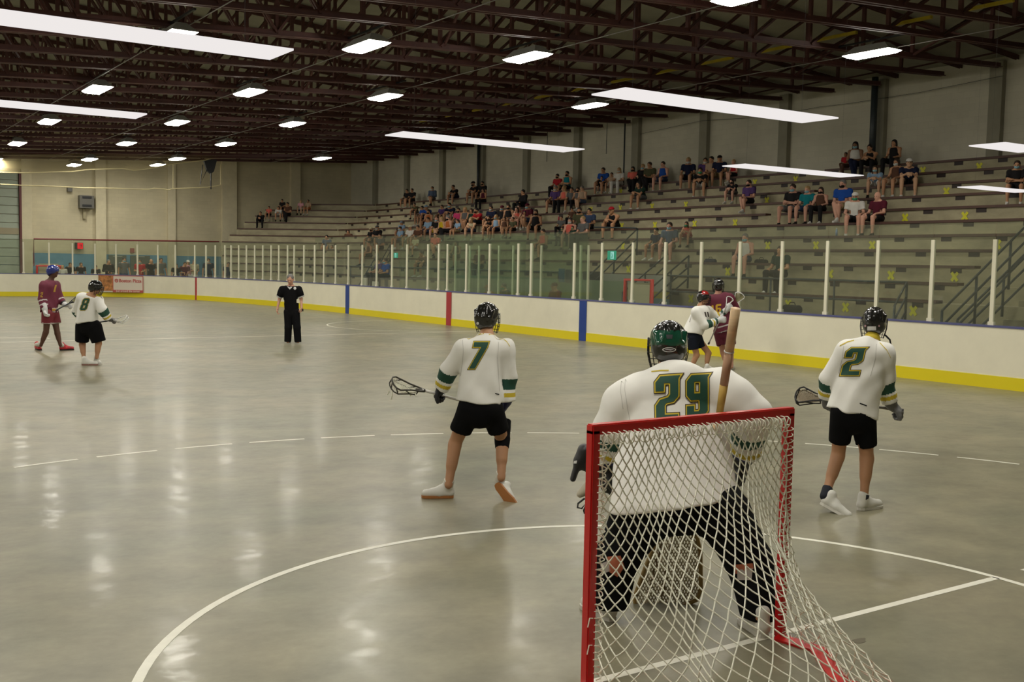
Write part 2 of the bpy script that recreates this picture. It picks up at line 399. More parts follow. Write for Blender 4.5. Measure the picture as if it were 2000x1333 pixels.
# conduit line sagging across the side wall
pts = [at_x(x, y, XW-.22) for x, y in [(1960, 148), (1800, 180), (1660, 202), (1600, 209), (1500, 228), (1370, 236), (1250, 262)]]
tag(MB().tube(pts, .007, 5, STEELD).build('wall_cable'), 'thin dark cable sagging along the side wall under the roof', 'cable')

# ---------------------------------------------------------------- end wall fittings
ye = YE - .03
def endbox(name, x0, y0, x1, y1, dep, m, off=0.0):
    a, b = at_y(x0, y0, ye), at_y(x1, y1, ye)
    return MB().box(((a.x+b.x)/2, ye-dep/2-off, (a.z+b.z)/2), (abs(b.x-a.x), dep, abs(a.z-b.z))).build(name, m)
# roll-up door at the far left
a, b = at_y(-60, 545, ye), at_y(35, 336, ye)
d1 = MB()
nsl = 14; x0 = a.x; x1 = b.x; zt = b.z
for i in range(nsl): d1.box(((x0+x1)/2, ye-.05, zt*(i+.5)/nsl), (x1-x0, .06, zt/nsl-.03))
DOORM = mat('roll_door_pale_green', (.36, .41, .33), .6, var=.06, vscale=2)
dd = struct(d1.build('door_1', DOORM))
MB().box((x1+.1, ye-.1, zt/2), (.16, .2, zt)).build('door_frame', mat('door_frame_maroon', (.12, .03, .03), .5), dd)
MB().box(((x0+x1)/2, ye-.1, zt*.5), (x1-x0, .04, .35)).build('door_rail', mat('door_wood_rail', (.33, .29, .19), .7), dd)
# grey double doors between posts
for k, (xa, xb) in enumerate([(212, 246), (254, 292)]):
    a, b = at_y(xa, 494, ye), at_y(xb, 494, ye)
    o = struct(MB().box(((a.x+b.x)/2, ye-.05, 1.02), (b.x-a.x, .08, 2.04)).build('door_%d' % (k+2), mat('grey_door', (.10, .115, .09), .5)))
    MB().box(((a.x+b.x)/2, ye-.11, 1.98), (.5, .03, .06)).build('door_closer', mat('pale_grey_metal', (.3, .32, .28), .4), o)
# heater, speaker
h = empty('wall_heater', (0, 0, 0), label='grey boxy unit heater mounted high on the end wall', cat='heater')
HG = mat('heater_grey', (.12, .115, .10), .5)
endbox('casing', 152, 382, 180, 408, .5, HG).parent = h
endbox('top_grille', 157, 384, 175, 389, .04, STEELB, .5).parent = h
endbox('bottom_grille', 157, 400, 175, 405, .04, STEELB, .5).parent = h
endbox('duct', 161, 408, 167, 428, .2, mat('cream_duct', (.33, .29, .18), .7)).parent = h
o = endbox('wall_speaker', 130, 367, 139, 375, .35, HG); tag(o, 'small grey box speaker high on the end wall left of the heater', 'speaker')
# clock scoreboard showing red
YC = YE-.2; a, b = at_y(146, 474, YC), at_y(162, 487, YC)
sb = empty('shot_clock', (0, 0, 0), label='small red glowing shot clock above the far glass', cat='clock')
MB().box(((a.x+b.x)/2, YC, (a.z+b.z)/2), (b.x-a.x, .15, a.z-b.z)).build('clock_case', STEELB, sb)
c0 = a.x + (b.x-a.x)*.62
MB().box((c0, YC-.09, (a.z+b.z)/2), ((b.x-a.x)*.66, .03, (a.z-b.z)*.92)).build('display', emat('red_display_glow', (.9, .02, .03), 1.0), sb)
mb = MB(); zc = (a.z+b.z)/2; ww = .085; hh = .07
for dz in (-hh, 0, hh): mb.box((c0+.02, YC-.115, zc+dz), (.13, .01, .026))
for dz in (-hh/2, hh/2): mb.box((c0+.02+.055, YC-.115, zc+dz), (.026, .01, .07))
mb.build('digit', emat('dark_red_digit', (.10, .0, .005), 1.0), sb)
MB().box(((a.x+b.x)/2, YE-.06, (a.z+b.z)/2), (.1, .14, .1)).build('bracket', STEELB, sb)
# red sprinkler pipe along the end wall
tag(MB().tube([at_y(66, 520, YE-1.2), at_y(66, 467, YE-1.2), at_y(428, 472.5, YE-1.2)], .045, 8).build('sprinkler_pipe', mat('red_pipe_paint', (.16, .02, .02), .5), None), 'long dark red pipe running across the end wall above the blue band', 'pipe')
o = endbox('warning_sign', 254, 485, 262, 494, .05, mat('faded_red_sign', (.32, .10, .08), .6)); tag(o, 'faded red square sign above the grey doors', 'sign')
# red framed equipment box at far left behind glass
a, b = at_y(72, 516, YE-1.5), at_y(96, 540, YE-1.5)
g = empty('small_red_goal', (0, 0, 0), label='small red framed practice goal parked behind the far left glass', cat='goal')
mb = MB().tube([(a.x, YE-1.5, 0), (a.x, YE-1.5, a.z-.1), (b.x+.6, YE-1.5, a.z-.1), (b.x+.6, YE-1.5, 0)], .08, 8).build('goal_frame', REDP, g)
MB().box(((a.x+b.x)/2+.35, YE-1.2, .8), (b.x-a.x+.4, .02, 1.4)).build('goal_back', mat('cream_cloth', (.4, .36, .24), .8), g)

# ---------------------------------------------------------------- bleachers
NR = 11; DX = .76; RZ = .407; X0 = 21.7; Z0 = 1.32
XR = [X0+DX*i for i in range(NR)]; ZR = [Z0+RZ*i for i in range(NR)]
YB = [58.5-.315*(10-i) for i in range(NR)]          # where each row turns 45 degrees
YBN = 8.3
bl = empty('concrete_bleachers', (0, 0, 0), label='grey stepped concrete bleachers along the right wall turning the far corner', cat='bleachers')
LEN45 = [2.6, 3.6, 4.6, 5.2, 6.0, 6.2, 6.4, 6.6, 6.6, 6.6, 4.3]
AISLE = {}
for i in range(NR):
    mb = MB(); x = XR[i]; z = ZR[i]-.05; nx = XR[i+1] if i < NR-1 else XW-.03
    zb = z - RZ - .02 if i else 0
    q = YB[i]; q2 = (YB[i+1] if i < NR-1 else q+.4)
    mb.prism([(x, YBN, zb), (x, q, zb), (nx+.02, q2, zb), (nx+.02, YBN, zb)], (0, 0, z-zb))
    L = LEN45[i]; dx = L*.7071; ddx = (nx-x)
    # angled piece
    p = Vector((x, q, zb)); p2 = Vector((nx+.02, q2, zb)); e = Vector((-dx, dx, 0)); nrm = Vector((.7071, .7071, 0))*DX
    mb.prism([p, p+e, p+e+nrm, p2], (0, 0, z-zb))
    mb.build('tier', CONC, bl)
# bench planks with brackets
names = ['lowest','second lowest','third lowest','fourth','fifth','middle sixth','seventh','fifth highest','fourth highest','third highest','highest']
names = ['lowest','second','third','fourth','fifth','sixth','seventh','eighth','ninth','tenth','topmost']
rng = random.Random(5)
# gaps in each row's plank (aisles) given as pixel x ranges at the plank height
GAPS = {10: [(1590, 1612)], 9: [], 8: [(1592, 1640)], 5: [], 4: [], 2: [(1905, 2100)], 1: [(1872, 2100)], 0: [(1830, 2100), (1130, 1290)], 3: [(1940, 2100)], 6: [(1497, 1520)]}
def ypx(i, px):
    # y on row i where the plank crosses image column px
    lo, hi = 5.0, 62.0
    for _ in range(40):
        m_ = (lo+hi)/2
        if proj((XR[i], m_, ZR[i]))[0] > px: lo = m_
        else: hi = m_
    return (lo+hi)/2
def bench(i, path, label, brk=1.55):
    b = empty('wooden_bench', (0, 0, 0), label=label, cat='bench', group='bench planks on the concrete tiers')
    mb = MB(); n = len(path)
    for k in range(n-1):
        p, q = Vector(path[k]), Vector(path[k+1])
        d = (q-p).normalized(); nr = Vector((d.y, -d.x, 0))
        if nr.x < 0: nr = -nr
        mb.beam(p+nr*.12-Vector((0, 0, .01)), q+nr*.12-Vector((0, 0, .01)), .26, .07)
    mb.build('plank', WOOD, b)
    bm_ = None; proto = None
    cnt = 0
    for k in range(n-1):
        p, q = Vector(path[k]), Vector(path[k+1]); L = (q-p).length; d = (q-p).normalized()
        nr = Vector((d.y, -d.x, 0)); nr = nr if nr.x > 0 else -nr
        s = .5
        while s < L-.2 and cnt < 34:
            c = p + d*s + nr*.10 - Vector((0, 0, .10)); R = Matrix((d, nr, Vector((0,0,1)))).transposed()
            if proto is None:
                proto = MB().box((0,0,0), (.30, .15, .12)).mesh('bracket', WOODD)
            o = bpy.data.objects.new('bracket', proto); COL.objects.link(o); o.parent = b; o.location = c; o.rotation_euler = R.to_euler()
            s += brk*(1+rng.uniform(-.12, .12)); cnt += 1
    return b
for i in range(NR):
    z = ZR[i]; segs = [(YBN, YB[i])]
    for (pa, pb) in GAPS.get(i, []):
        ya_, yb_ = ypx(i, pb) if pb < 2050 else YBN, ypx(i, pa); ns = []
        for s0, s1 in segs:
            if yb_ <= s0 or ya_ >= s1: ns.append((s0, s1)); continue
            if ya_ - s0 > .6: ns.append((s0, ya_))
            if s1 - yb_ > .6: ns.append((yb_, s1))
        segs = ns
    for j, (s0, s1) in enumerate(segs):
        where = '' if len(segs) == 1 else (' right of the gap' if s0 < 12 else ' left of the gap')
        if i == 0 and len(segs) > 1: where = [' right of the stair opening', ' left of the stair opening'][min(j, 1)]
        if s1 - s0 > 1.0:
            bench(i, [(XR[i]-.03, s0, z), (XR[i]-.03, s1, z)], 'red-brown wooden bench plank on the %s tier from the floor%s' % (names[i], where))
    L = LEN45[i]; e = Vector((-.7071, .7071, 0))
    st = 0 if i != 10 else .1
    p = Vector((XR[i]-.03, YB[i], z))
    bench(i, [tuple(p+e*.15), tuple(p+e*(L-.1))], 'wooden bench plank on the %s tier of the far corner section' % names[i])
# yellow tape crosses on the risers
XS = [(1913,325),(1803,334),(1849,374),(1554,356+0),(1475,356),(1498,391),(1340,401),(1357,437),(1436,436),(1885,420),(1768,430),(1560,350),(1280,433),(1212,405),(1274,402),(1594,477),(1704,477),(1500,477),(1948,474),(1865,537),(1741,534),(1622,530),(1784,602),(1652,595),(1540,590),(1350,579),(1422,527),(1228,521),(1217,479),(1215,443),(1155,409),(1213,372)]
XS = sorted(set(XS))
protoX = None; taken = set()
lab_x = {}
for (px, py) in XS:
    best = None
    for i in range(NR):
        P = at_x(px, py, XR[i]); zm = ZR[i]-.05-RZ*.45
        e = abs(P.z-zm)
        if best is None or e < best[0]: best = (e, i, P)
    e, i, P = best; zm = ZR[i]-.05-RZ*.48
    if any(abs(P.y-t[1]) < .5 and t[0] == i for t in taken): continue
    taken.add((i, round(P.y, 2)))
lst = sorted(taken)
for (i, y) in lst:
    if protoX is None:
        mb = MB(); mb.beam((0, -.1, -.11), (0, .1, .11), .006, .06, up=Vector((1,0,0))); 
        mb = MB(); 
        for s in (-1, 1):
            d = Vector((0, s*.62, .78)).normalized(); n_ = Vector((1, 0, 0)); u = d.cross(n_)
            R = Matrix((d, u, n_)).transposed(); mb.box((-.004*s, 0, 0), (.26, .075, .006), None, R)
        protoX = mb.mesh('tape_cross', TAPEY)
    o = bpy.data.objects.new('tape_cross', protoX); COL.objects.link(o); o.location = (XR[i]-.012, y, ZR[i]-.05-RZ*.48)
    same = [t for t in lst if t[0] == i]; k = same.index((i, y))
    tag(o, 'yellow tape X on the riser under the %s bench row, %s from the right' % (names[i], ['first','second','third','fourth','fifth','sixth'][k]), 'tape mark', 'yellow tape crosses on the concrete risers')
# raised walkway in front of the lowest row, its front wall and yellow edge
WZ = ZR[0]-.05-.42
wk = empty('front_walkway', (0, 0, 0), label='raised concrete walkway below the lowest bench row with a yellow edge', cat='walkway')
VO0, VO1 = 23.1, 27.4       # stair opening (vomitory) between these y
for (s0, s1) in ((YBN+4.0, VO0), (VO1, 46.0)):
    MB().box(((20.5+X0)/2, (s0+s1)/2, WZ/2), (X0-20.5, s1-s0, WZ)).build('walkway_slab', CONCF, wk)
    MB().box((20.49, (s0+s1)/2, WZ-.03), (.03, s1-s0, .05)).build('yellow_edge', mat('worn_yellow_edge', (.26, .23, .06), .7), wk)
# guard rails
def rail(name, pts_posts, heights, label, m=STEELD, r=.024, extra=None):
    g = empty(name, (0, 0, 0), label=label, cat='railing')
    for p in pts_posts:
        MB().tube([p, (p[0], p[1], p[2]+heights[0])], r, 8, m).build('post', None, g, True)
    for hgt in heights:
        MB().tube([(p[0], p[1], p[2]+hgt) for p in pts_posts], r, 8, m).build('rail_bar', None, g, True)
    return g
rail('guard_rail', [(20.55, y, WZ-.05) for y in (14.8, 16.8, 18.8, 20.8, 22.8)], (.95, .5), 'dark steel guard rail along the walkway behind the right glass')
rail('guard_rail', [(20.55, y, WZ-.05) for y in np.arange(27.9, 46, 2.6)], (.95, .5), 'dark steel guard rail along the walkway behind the centre glass')
# stair at the right edge with sloping railings
st = empty('side_stair', (0, 0, 0), label='concrete side stair rising to the bleachers at the right edge', cat='stairs')
sx0, sy0 = 20.3, 14.2
for k in range(9):
    MB().box((20.6+.28*k, 11.9, .1+.1*k), (.3, 2.4, .2+.2*k)).build('step', CONCF, st)
def slope_rail(label, A, B_, npost, h=1.0, gap=.33):
    g = empty('stair_railing', (0, 0, 0), label=label, cat='railing'); A = Vector(A); B_ = Vector(B_)
    for hh_ in (h, h-gap, h-2*gap):
        MB().tube([A+Vector((0,0,hh_)), B_+Vector((0,0,hh_))], .025, 8, STEELD).build('rail_bar', None, g, True)
    for k in range(npost):
        p = A.lerp(B_, k/(npost-1)); MB().tube([p, p+Vector((0,0,h))], .028, 8, STEELD).build('post', None, g, True)
    return g
A1 = at_x(1838, 628, 19.6); A1.z = .1; 
B1 = at_x(2035, 470, 21.4)
def rail_from_px(label, pxs, Xs, npost, h=1.0):
    A = at_x(*pxs[0], Xs[0]); B_ = at_x(*pxs[1], Xs[1]); return slope_rail(label, A-Vector((0,0,h)), B_-Vector((0,0,h)), npost, h)
rail_from_px('dark sloping stair railing behind the glass at the right edge', [(1840, 607), (2040, 405)], (19.3, 21.6), 4, 1.0)
rail_from_px('second dark sloping stair railing nearer the wall at the right edge', [(1870, 625), (2050, 450)], (20.2, 22.4), 3, .9)
rail_from_px('short dark sloping rail on the low steps right of centre', [(1747, 598), (1771, 552)], (19.8, 20.5), 2, .95)
rail_from_px('dark sloping stair railing left of the exit opening', [(1216, 572), (1300, 500)], (19.2, 22.4), 3, 1.0)
rail_from_px('dark sloping stair railing right of the exit opening', [(1238, 592), (1345, 500)], (19.0, 21.6), 4, .95)
rail_from_px('upper dark sloping railing above the exit opening', [(1150, 540), (1245, 447)], (20.2, 23.6), 3, .9)
rail_from_px('dark sloping stair railing behind the far left glass', [(684, 585), (738, 495)], (19.2, 22.6), 5, 1.0)
rail_from_px('second sloping stair railing behind the far left glass', [(700, 592), (762, 478)], (19.8, 23.4), 5, .9)
tag(MB().tube([at_x(1243, 446, 23.6), at_x(1160, 444, 23.6), at_x(1160, 444, 23.6)-Vector((0,0,.01))], .024, 8, STEELD).build('hand_rail'), 'level dark handrail above the exit opening', 'railing')
# exit opening: blue and yellow painted passage, exit sign, red barrier
vo = empty('exit_passage', (0, 0, 0), label='blue painted exit passage with yellow band under the bleachers', cat='passage')
BLP = mat('passage_blue', (.10, .185, .21), .6, var=.08, vscale=2); YLP = mat('passage_yellow', (.27, .24, .03), .6)
MB().box((21.0, (VO0+VO1)/2, .53), (.1, VO1-VO0, 1.06)).build('blue_wall', BLP, vo)
MB().box((21.0, (VO0+VO1)/2, 1.16), (.1, VO1-VO0, .2)).build('yellow_band', YLP, vo)
MB().box((21.02, (VO0+VO1)/2, 1.5), (.1, VO1-VO0, .48)).build('pale_wall', mat('passage_pale', (.3, .3, .27), .7), vo)
MB().box((20.94, 26.6, .9), (.06, .9, 1.8)).build('dark_doorway', STEELB, vo)
P = at_x(1195, 499, 22.2)
for (px, lab) in (((1195, 499), 'green lit exit sign behind the centre glass'), ((773, 499), 'small green lit exit sign behind the far left glass')):
    P = at_x(*px, 20.9); big = px[0] > 1000; sc_ = 1 if big else .75
    es = empty('exit_sign', P, label=lab, cat='sign')
    MB().box((0, 0, 0), (.06, .36*sc_, .28*sc_)).build('sign_box', emat('green_sign_glow', (.02, .32, .2), 1.0), es)
    mb = MB(); x_ = -.035
    mb.box((x_, -.06*sc_, 0), (.01, .14*sc_, .22*sc_)); mb.build('lit_panel', emat('sign_white_glow', (.45, .85, .85), 1.0), es)
    mb = MB(); mb.ell((x_-.01, -.055*sc_, .065*sc_), (.006, .02*sc_, .02*sc_)); mb.beam((x_-.008, -.06*sc_, .04*sc_), (x_-.008, -.07*sc_, -.03*sc_), .008, .035*sc_); mb.beam((x_-.008, -.07*sc_, -.03*sc_), (x_-.008, -.1*sc_, -.09*sc_), .008, .02*sc_); mb.beam((x_-.008, -.06*sc_, -.02*sc_), (x_-.008, -.03*sc_, -.09*sc_), .008, .02*sc_)
    mb.build('running_figure', emat('sign_green_mark', (.02, .35, .22), 1.0), es)
P = at_x(1246, 592, 19.0)
gt = empty('red_barrier', (19.0, P.y, 0), label='red framed barrier with a pale panel behind the centre glass', cat='barrier')
MB().tube([(0, .55, .0), (0, .55, 1.62), (0, -.55, 1.62), (0, -.55, 0)], .06, 8, REDP).build('frame', None, gt, True)
MB().box((.05, 0, .9), (.03, .95, 1.3)).build('panel', mat('cream_panel', (.42, .39, .28), .7), gt)

# ---------------------------------------------------------------- glass and posts on the boards
POSTS_R = [(1937,635),(1817,627),(1711,617),(1613,608),(1525,602),(1443,596),(1368,592),(1298,587),(1235,580),(1175,578),(1121,583),(1037,577),(1012,575),(956,570),(911,568),(874,564),(857,562),(836,560),(795,557),(766,555),(736,554),(708,553),(681,552),(656,551),(633,549)]
ysR = sorted([at_x(px, py, 17.3).y for px, py in POSTS_R]); ysR = [9.5] + ysR
shield = empty('protective_glass_wall', (0, 0, 0), label='clear protective glass wall with slim white posts standing on the rink boards', cat='glass wall')
protoP = MB().box((0, 0, (1.09+2.58)/2), (.05, .07, 1.49)).box((0, 0, 1.12), (.07, .11, .06)).mesh('glass_post', POSTM)
PX = 17.29
allposts = [(PX, y) for y in ysR]
# posts around the corner and the far end
end_px = [613, 592, 573, 560, 543, 528, 512, 496, 480, 465, 450, 438, 419, 401, 379, 341, 307, 267, 225, 184, 140, 94, 41]
CP = [(XB, 36.0)] + catmull(corner, 10) + [(0, 54.95)]
def corner_at(px, z=1.06):
    best = None
    for i in range(len(CP)-1):
        a, b = CP[i], CP[i+1]
        pa, pb = proj((a[0], a[1], z))[0], proj((b[0], b[1], z))[0]
        if (pa-px)*(pb-px) <= 0:
            t = (px-pa)/(pb-pa) if pb != pa else 0
            return (a[0]+(b[0]-a[0])*t+.06, a[1]+(b[1]-a[1])*t+.06)
for px in end_px:
    q = corner_at(px)
    if q: allposts.append(q)
allposts.append((6.0, 55.0)); allposts.append((3.8, 55.0))
np_ = len(allposts)
for i, (x, y) in enumerate(allposts):
    o = bpy.data.objects.new('glass_post', protoP); COL.objects.link(o); o.location = (x, y, 0)
    if i >= 1:
        a, b = allposts[i-1], allposts[min(i+1, np_-1)]; o.rotation_euler = (0, 0, math.atan2(b[1]-a[1], b[0]-a[0])-PI/2)
    o.parent = shield
for i in range(np_-1):
    a, b = Vector((*allposts[i], 0)), Vector((*allposts[i+1], 0)); c = (a+b)/2; L = (b-a).length; d = (b-a).normalized()
    R = Matrix((d, Vector((-d.y, d.x, 0)), Vector((0,0,1)))).transposed()
    zt_ = 2.88 if i < 26 else 2.72
    o = MB().box((0, 0, (1.09+zt_)/2), (L-.02, .012, zt_-1.09)).build('glass_pane', GLASS)
    o.location = c; o.rotation_euler = R.to_euler()
    o.parent = shield
# team bench and penalty box partitions behind the boards
PBX = 18.9
pb = empty('bench_enclosure', (0, 0, 0), label='thick green glass enclosure of the players benches behind the centre boards', cat='enclosure')
for k, px in enumerate((1150, 1135, 1058, 1040, 1003, 975, 936, 918, 890, 875, 857)):
    p = at_x(px, 480, PBX); MB().box((PBX, p.y, 1.42), (.05, .06, 2.3)).build('post', POSTM, pb)
yA, yB_ = at_x(1150, 480, PBX).y, at_x(857, 480, PBX).y
MB().box((PBX, (yA+yB_)/2, 1.9), (.02, yB_-yA, 2.05)).build('glass_wall', GLASSG, pb)
MB().box((PBX+.02, (yA+yB_)/2, .45), (.08, yB_-yA, .9)).build('low_wall', mat('bench_yellow', (.3, .28, .04), .6), pb)
for y in (yA, (yA+yB_)/2-1.2, (yA+yB_)/2+1.2, yB_):
    MB().box(((PX+PBX)/2, y, 1.85), (PBX-PX-.1, .02, 2.0)).build('side_glass', GLASSG, pb)
bb = MB().box((19.9, (yA+yB_)/2, 1.0), (.06, yB_-yA+1, 1.1)).build('back_partition', mat('bench_back_pale_green', (.18, .23, .16), .6)); tag(bb, 'pale green partition wall behind the players benches', 'partition')
for (px, py, c_, lab, nm) in ((1095, 538, (.02, .1, .3), 'small blue notice on the bench partition', 'notice'), (1108, 540, (.08, .05, .1), 'small dark poster on the bench partition', 'notice')):
    p = at_x(px, py, 19.8); tag(MB().box((19.84, p.y, p.z), (.02, .3, .42)).build(nm, mat('notice_%d' % px, c_, .6)), lab, 'notice')
for px, py, hh2 in ((712, 555, .55), (733, 558, .45)):
    p = at_x(px, py, 18.4); tag(MB().box((18.4, p.y, (.65+hh2*1.25)/2), (.05, .45, .65+hh2*1.25)).build('white_sign_board', mat('sign_white', (.55, .53, .46), .6)), 'white upright board standing behind the far glass, %s one' % ('left' if px < 720 else 'right'), 'board')

# ---------------------------------------------------------------- roof trusses
TY = []
for c in cols:
    TY += [c-.6, c+1.25]
TY = [y for y in TY if y < 60.5 and y > 11]
TX0, TX1 = -11.7, 29.3
def truss():
    t = empty('roof_truss', (0, 0, 0))
    mb = MB()
    for s in (-.035, .035): mb.beam((TX0, s, zbot(TX0)), (TX1, s, zbot(TX1)), .02, .13); mb.beam((TX0, s*2, zbot(TX0)-.06), (TX1, s*2, zbot(TX1)-.06), .07, .02)
    mb.build('bottom_chord', TRUSS, t)
    mb = MB()
    for s in (-.04, .04):
        mb.beam((XL+.1, s, ztop(XL)-.09), (4.3, s, ztop(4.3)-.09), .02, .13); mb.beam((4.3, s, ztop(4.3)-.09), (XW-.1, s, ztop(XW)-.09), .02, .13)
    mb.build('top_chord', TRUSS, t)
    mb = MB(); xs = [29.3-2.05*k for k in range(21)]
    for k, x in enumerate(xs):
        if k: mb.beam((x, 0, zbot(x)), (x, 0, ztop(x)-.1), .075, .09, up=Vector((0,1,0)))
        if k < len(xs)-1:
            xn = xs[k+1]
            a_, b_ = ((xn, x) if x > 9 else (x, xn))
            for s in (-.05, .05): mb.beam((a_, s, zbot(a_)), (b_, s, ztop(b_)-.1), .045, .07, up=Vector((0,1,0)))
    mb.build('web', TRUSS, t)
    return t
t0 = truss()
for i, y in enumerate(TY):
    t = t0 if i == 0 else copy_tree(t0)
    t.location = (0, y, 0)
    tag(t, 'dark red steel roof truss spanning the rink, %s counted from the camera' % ORD[i], 'truss', 'dark red steel roof trusses')
# lateral braces between the trusses (red) and short yellow ones
for q, x in enumerate((25.2, 13.0, 6.8, 0.6)):
    cbr = empty('cross_bracing', (x, 0, 0), label='dark red cross bracing between the roof trusses, %s row from the right wall' % ['first', 'second', 'third', 'fourth'][q], cat='bracing', group='rows of roof cross bracing')
    z0_, z1_ = zbot(x), ztop(x)-.15; dy = TY[1]-TY[0]
    pm = MB().beam((0, 0, z0_), (0, dy, z1_), .05, .05).beam((0, 0, z1_), (0, dy, z0_), .05, .05).mesh('cross_rod', TRUSS)
    for k in range(0, len(TY)-1, 2):
        o = bpy.data.objects.new('cross_rod', pm); COL.objects.link(o); o.parent = cbr; o.location = (0, TY[k], 0)
protoY = MB().beam((0, -.62, 0), (0, .62, 0), .09, .07).mesh('yellow_brace', YBRACE)
for i, y in enumerate([14.1, 16.1, 18.2, 20.3, 22.4, 24.4, 26.5, 28.7, 30.8, 32.9, 35, 37.1, 39.2]):
    o = bpy.data.objects.new('yellow_brace', protoY); COL.objects.link(o); o.location = (21.95, y, 7.88)
    tag(o, 'short yellow brace under the roof trusses, %s from the camera' % ORD[i], 'brace', 'yellow braces between the roof trusses')

# ---------------------------------------------------------------- ceiling lamps
def hitc(px, py, off):
    r = ray(px, py); t = (8.05-.056*29.3-off-2)/(r[2]-.056*r[0]); return Vector((r[0]*t, r[1]*t, 2+r[2]*t))
LG = emat('lamp_diffuser_glow', LAMP_COLOR, LAMP_STRENGTH)
LH = mat('lamp_housing_grey', (.3, .3, .28), .5)
def lamp():
    e = empty('high_bay_lamp', (0, 0, 0))
    mb = MB(); n0, n1 = (.23, .62), (.3, .75)
    pts_t = [(-.1, -.45, .2), (.1, -.45, .2), (.1, .45, .2), (-.1, .45, .2)]; pts_b = [(-.27, -.7, 0), (.27, -.7, 0), (.27, .7, 0), (-.27, .7, 0)]
    mb.v += pts_t + pts_b; mb.f += [(0,1,2,3), (0,4,5,1), (1,5,6,2), (2,6,7,3), (3,7,4,0)]; mb.mi += [0]*5
    mb.build('reflector', LH, e)
    mb = MB(); mb.v += [(-.25, -.68, -.01), (.25, -.68, -.01), (.25, .68, -.01), (-.25, .68, -.01), (-.18, -.58, -.06), (.18, -.58, -.06), (.18, .58, -.06), (-.18, .58, -.06)]
    mb.f += [(4,7,6,5), (0,4,5,1), (1,5,6,2), (2,6,7,3), (3,7,4,0)]; mb.mi += [0]*5
    mb.build('diffuser', LG, e)
    MB().tube([(0, 0, .2), (0, 0, .30)], .012, 6).build('hanger', CABLE, e); MB().box((0, 0, .31), (.05, 2.6, .04)).build('support_rail', STEELB, e)
    return e
L0 = lamp(); nl = 0
rowsL = [('rightmost', [(1702, 104), (1152, 206), (832, 266)]), ('right-centre', [(1460, -8), (1030, 111), (752, 189), (571, 242), (441, 281), (346, 310)]),
         ('centre', [(715, 90), (488, 180), (346, 239), (247, 280), (175, 311)]), ('left', [(342, 71), (190, 174), (96, 237), (34, 280), (-10, 311)]), ('low right', [(629, 309)]), ('far low', [(308, 322), (145, 322)])]
def put_lamp(P, label):
    global nl
    t = L0 if nl == 0 else copy_tree(L0); nl += 1
    t.location = P; tag(t, label, 'lamp', 'bright high bay lamps under the trusses'); return t
for rn, pts in rowsL:
    for k, p in enumerate(pts):
        put_lamp(hitc(*p, .30), 'glowing white high bay lamp in the %s row, %s from the camera' % (rn, ORD[k]) if len(pts) > 2 else 'glowing white high bay lamp, %s one of the %s lamps' % (['right', 'left'][k] if len(pts) > 1 else 'only', rn))
# unseen lamps of the same installation (outside the frame)
for j, (x, y, z) in enumerate([(x, y, zbot(x)-.30) for x in (2.6, -2.5, -7.5) for y in (4, 13.5, 23, 32, 41, 50)] + [(x, y, zbot(x)-.30) for x in (7.0, 11.2, 15.4) for y in (5.5,)] + [(7.0, 13.8, 6.5), (11.2, 13.8, 6.7), (23.3, 6.0, 7.45)]):
    put_lamp(Vector((x, y, z)), 'high bay lamp beyond the left or near side of the picture, %s of them' % ['', *_U[1:], 'twentieth', 'twenty-first', 'twenty-second', 'twenty-third', 'twenty-fourth', 'twenty-fifth', 'twenty-sixth'][j+1])
# white conduits along the lamp rows
for k, (x, off) in enumerate(((15.6, 0), (11.3, 0), (23.4, 0), (7.0, 0))):
    z = zbot(x)-.02
    tag(MB().tube([(x-.25, 12, z-.08), (x-.25, 60, z-.08)], .012, 6, CABLE).build('electrical_conduit'), 'thin pale conduit running under the trusses along the %s lamp row' % ['right-centre', 'centre', 'rightmost', 'left'][k], 'conduit')
# added glowing strips imitating lobby lights mirrored in the near glass
SG = emat('reflection_strip_glow', (1.0, .95, .93), .86)
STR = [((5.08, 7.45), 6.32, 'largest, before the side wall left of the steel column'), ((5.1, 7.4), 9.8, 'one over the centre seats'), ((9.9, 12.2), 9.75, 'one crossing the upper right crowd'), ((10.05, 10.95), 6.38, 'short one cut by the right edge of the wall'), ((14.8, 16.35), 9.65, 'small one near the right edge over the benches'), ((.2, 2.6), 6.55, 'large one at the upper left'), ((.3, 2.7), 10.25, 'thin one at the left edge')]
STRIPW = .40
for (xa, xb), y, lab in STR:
    s = empty('reflection_strip', ((xa+xb)/2, y, 3.3), label='added strip imitating lobby light reflection, ' + lab, cat='lamp', group='added strips imitating glass reflections')
    MB().box((0, 0, 0), (xb-xa, STRIPW, .012), SG).build('diffuser', None, s)  # glowing sheet in place of the mirrored light, no lamp hangs here
    for q in (-.4, .4): MB().tube([((xb-xa)*q, 0, .006), ((xb-xa)*q, 0, zbot((xa+xb)/2)-3.3)], .0007, 4).build('added_wire', STEELB, s)  # wires added so the reflection strips hang from the trusses
